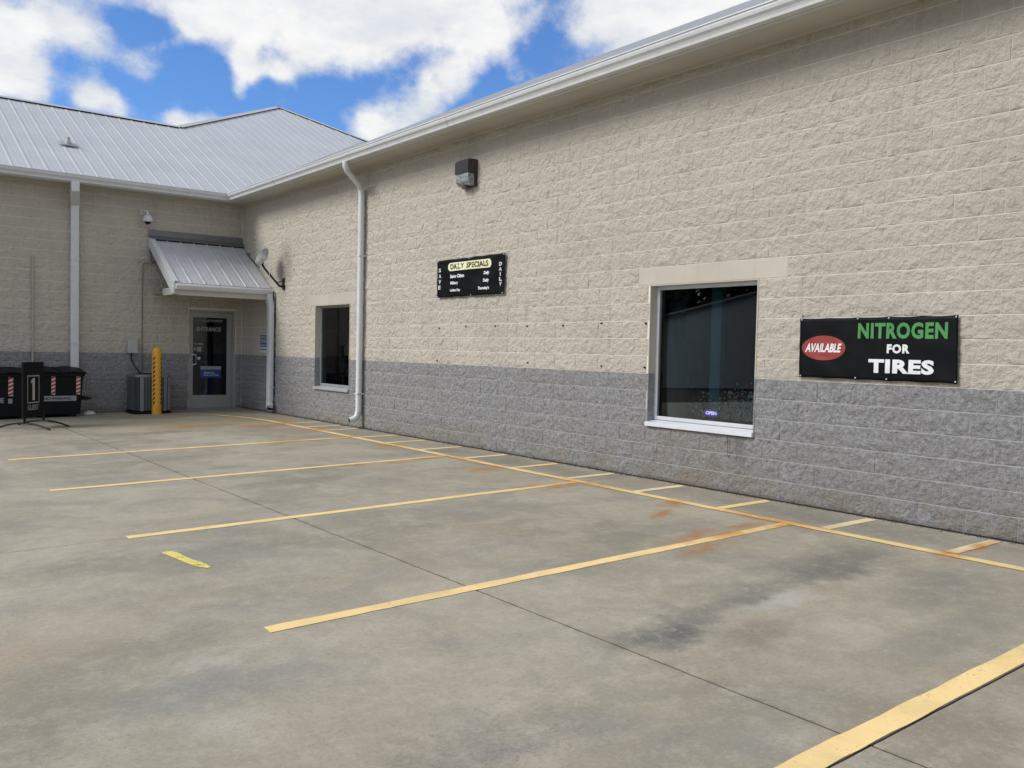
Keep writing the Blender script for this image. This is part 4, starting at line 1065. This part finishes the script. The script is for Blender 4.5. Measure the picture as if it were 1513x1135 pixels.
# litter by the dumpster
mb = MB(); lx, ly = -3.28, -.28; vs = []; fs = []; n = 12
for j in range(6):
    for i in range(n):
        a = 2*math.pi*i/n; r_ = .09*math.cos(j/5*1.5)*(1+.35*noise.noise(Vector((math.cos(a)*2, math.sin(a)*2, j)))); vs.append((lx+r_*1.4*math.cos(a), ly+r_*math.sin(a), gz(lx)+.003+.075*math.sin(j/5*1.4)+.012*noise.noise(Vector((a*3, j, 4)))))
for j in range(5):
    for i in range(n): fs.append((j*n+i, j*n+(i+1) % n, (j+1)*n+(i+1) % n, (j+1)*n+i))
fs.append(tuple(5*n+i for i in range(n))); mb.add(vs, fs)
tag(mb.build('plastic_bag', simple('white plastic film', (.6,.6,.6), .4), None, recalc=False), 'crumpled white plastic bag on the ground beside the right dumpster', 'bag')

# ------------------------------------------------------------------ things in the large window
xg = .095+.018
pw_ = plA(xg)
gs = thing('window_sticker', 'little blue violet sticker low in the large window', 'sticker')
disc('sticker_field', 13.458, .812, .105, .036, pw_, simple('violet print', (.045,.035,.28), .4), gs, h=.0012)
lettering('lettering', 'OPEN', (13.385, 13.53, .795, .832), pw_, M_wprint, gs, thick=.0025)
tn = MB(); rt = random.Random(5); mats = [simple('silver foil', (.85,.87,.9), .4), simple('blue foil', (.05,.35,.75), .4), simple('amber foil', (.85,.45,.08), .4), simple('green foil', (.25,.65,.45), .4)]
for i in range(1100):
    u = 14.03-abs(rt.gauss(0, .36)); v = .76+abs(rt.gauss(0, .15))*(1-.5*(14.03-u))
    if u < 13.1 or v > 1.25 or v < .74: continue
    s_ = rt.uniform(.006, .015)*(1.5 if rt.random() < .12 else 1); a = rt.uniform(0, 6.28); x = xg+.03+rt.random()*.10; ca, sa = math.cos(a)*s_, math.sin(a)*s_
    tn.add([(x, -u+ca, v+sa), (x+s_*.6, -u-sa, v+ca), (x, -u-ca, v-sa), (x-s_*.6, -u+sa, v-ca)], [(0,1,2,3)], rt.choice((0,0,0,1,2,3)))
o = tn.build('tinsel_garland', mats, None, recalc=False, kind='stuff'); tag(o, 'scattered glittering tinsel flecks inside the lower right of the large window', 'tinsel')
rc = thing('display_card', 'dim red card standing in the left of the large window', 'card')
mb = MB(); mb.box(.95, .97, -12.60, -12.35, 1.25, 1.62); mb.build('card_sheet', M_redi, rc); mb = MB(); mb.box(.96, .99, -12.5, -12.45, .02, 1.25); mb.build('card_post', M_black, rc)
yb_ = thing('jug', 'dim yellow jug low in the left of the large window', 'jug')
mb = MB(); mb.lathe((.75, -12.72, .62), [(.06, 0), (.075, .02), (.075, .22), (.03, .30), (.025, .34)], 16); mb.build('jug_body', M_yeli, yb_, smooth=40)
mb = MB(); mb.lathe((.75, -12.72, .96), [(.028, 0), (.028, .03)], 12); mb.build('jug_cap', M_black, yb_)
sh = thing('display_shelf', 'dark low display shelf inside the large window', 'shelf')
mb = MB(); mb.box(.5, 1.3, -14.3, -12.3, .58, .618); mb.build('shelf_board', M_room, sh)
for yy in (-14.2, -12.4): mb = MB(); mb.box(.55, 1.25, yy-.02, yy+.02, .022, .579); mb.build('leg', M_room, sh)

# ------------------------------------------------------------------ across the lot: seen only as reflections in the glass
M_barn = simple('pale metal siding', (.74, .77, .78), .6, var=.08, scale=.4); M_barnroof = simple('grey barn roof', (.12, .13, .14), .5)
barn = thing('metal_shed', 'long low grey metal shed beyond the left end of the lot', 'shed')
oA = Vector((-31.2, 13.8, -1.0)); eu = Vector((-.785, -.62, 0)); ev = Vector((-.62, .785, 0)); Wd = 15.0; He = 4.75
mb = MB(); mb.prism([oA, oA+eu*Wd, oA+eu*Wd+Vector((0,0,He)), oA+eu*Wd/2+Vector((0,0,He+2.1)), oA+Vector((0,0,He))], ev*20); mb.build('wall', M_barn, barn)
mb = MB(); e0 = oA-eu*.4-ev*.4+Vector((0,0,He-.08)); e1_ = oA+eu*(Wd+.4)-ev*.4+Vector((0,0,He-.08)); pk = oA+eu*Wd/2-ev*.4+Vector((0,0,He+2.14))
mb.prism([e0, pk, e1_, e1_+Vector((0,0,.16)), pk+Vector((0,0,.16)), e0+Vector((0,0,.16))], ev*20.8); mb.build('roof', M_barnroof, barn)
M_leaf = None
def leaf_mat():
    m, t, b, P = newmat('tree leaves'); t.put(b.inputs['Base Color'], t.mix(t.ss(t.noise(P, 1.2, 4), .35, .65), (.018, .035, .012), (.05, .085, .025))); b.inputs['Roughness'].default_value = .7; return m
M_leaf = leaf_mat(); M_bark = simple('tree bark', (.06, .045, .03), .9)
rt = random.Random(11)
spots = [(-30+(-44)*k/15+rt.uniform(-1.5, 1.5), 50-34*k/15+rt.uniform(-1.5, 1.5), rt.uniform(15, 20)) for k in range(16)]
spots += [(x-5, y+6, h+3) for x, y, h in spots]
for i, (tx, ty, th_) in enumerate(spots):
    tr = thing('tree', 'dark leafy tree in the row behind the long grey metal shed', 'tree', 'trees in the row behind the metal shed')
    mb = MB(); mb.lathe((tx, ty, -1.3), [(.28, 0), (.2, 2), (.14, th_*.6), (.03, th_*.95)], 8)
    for k in range(6):
        a = rt.uniform(0, 6.28); h = th_*rt.uniform(.3, .7); mb.tube([(tx, ty, h), (tx+1.6*math.cos(a), ty+1.6*math.sin(a), h+1.1)], .05, 5)
    mb.build('trunk', M_bark, tr)
    mb = MB()
    cl_ = [(rt.uniform(-3, 3), rt.uniform(-3, 3), rt.uniform(.22, .97)*th_) for _ in range(34)]
    for (ox, oy, oz) in cl_:
        rr = 1.7*(1.15-abs(oz/th_-.5))
        for q in range(34):
            v = Vector((rt.gauss(0, 1), rt.gauss(0, 1), rt.gauss(0, 1))).normalized()*rr*rt.uniform(.4, 1.1)
            c_ = Vector((tx+ox, ty+oy, oz-1.3))+v; a_ = Vector((rt.gauss(0,1), rt.gauss(0,1), rt.gauss(0,1))).normalized()*.36; b_ = a_.cross(Vector((rt.gauss(0,1), rt.gauss(0,1), rt.gauss(0,1)))).normalized()*.3
            mb.add([c_-a_, c_-b_, c_+a_, c_+b_], [(0,1,2,3)])
    mb.build('crown', M_leaf, tr, recalc=False)
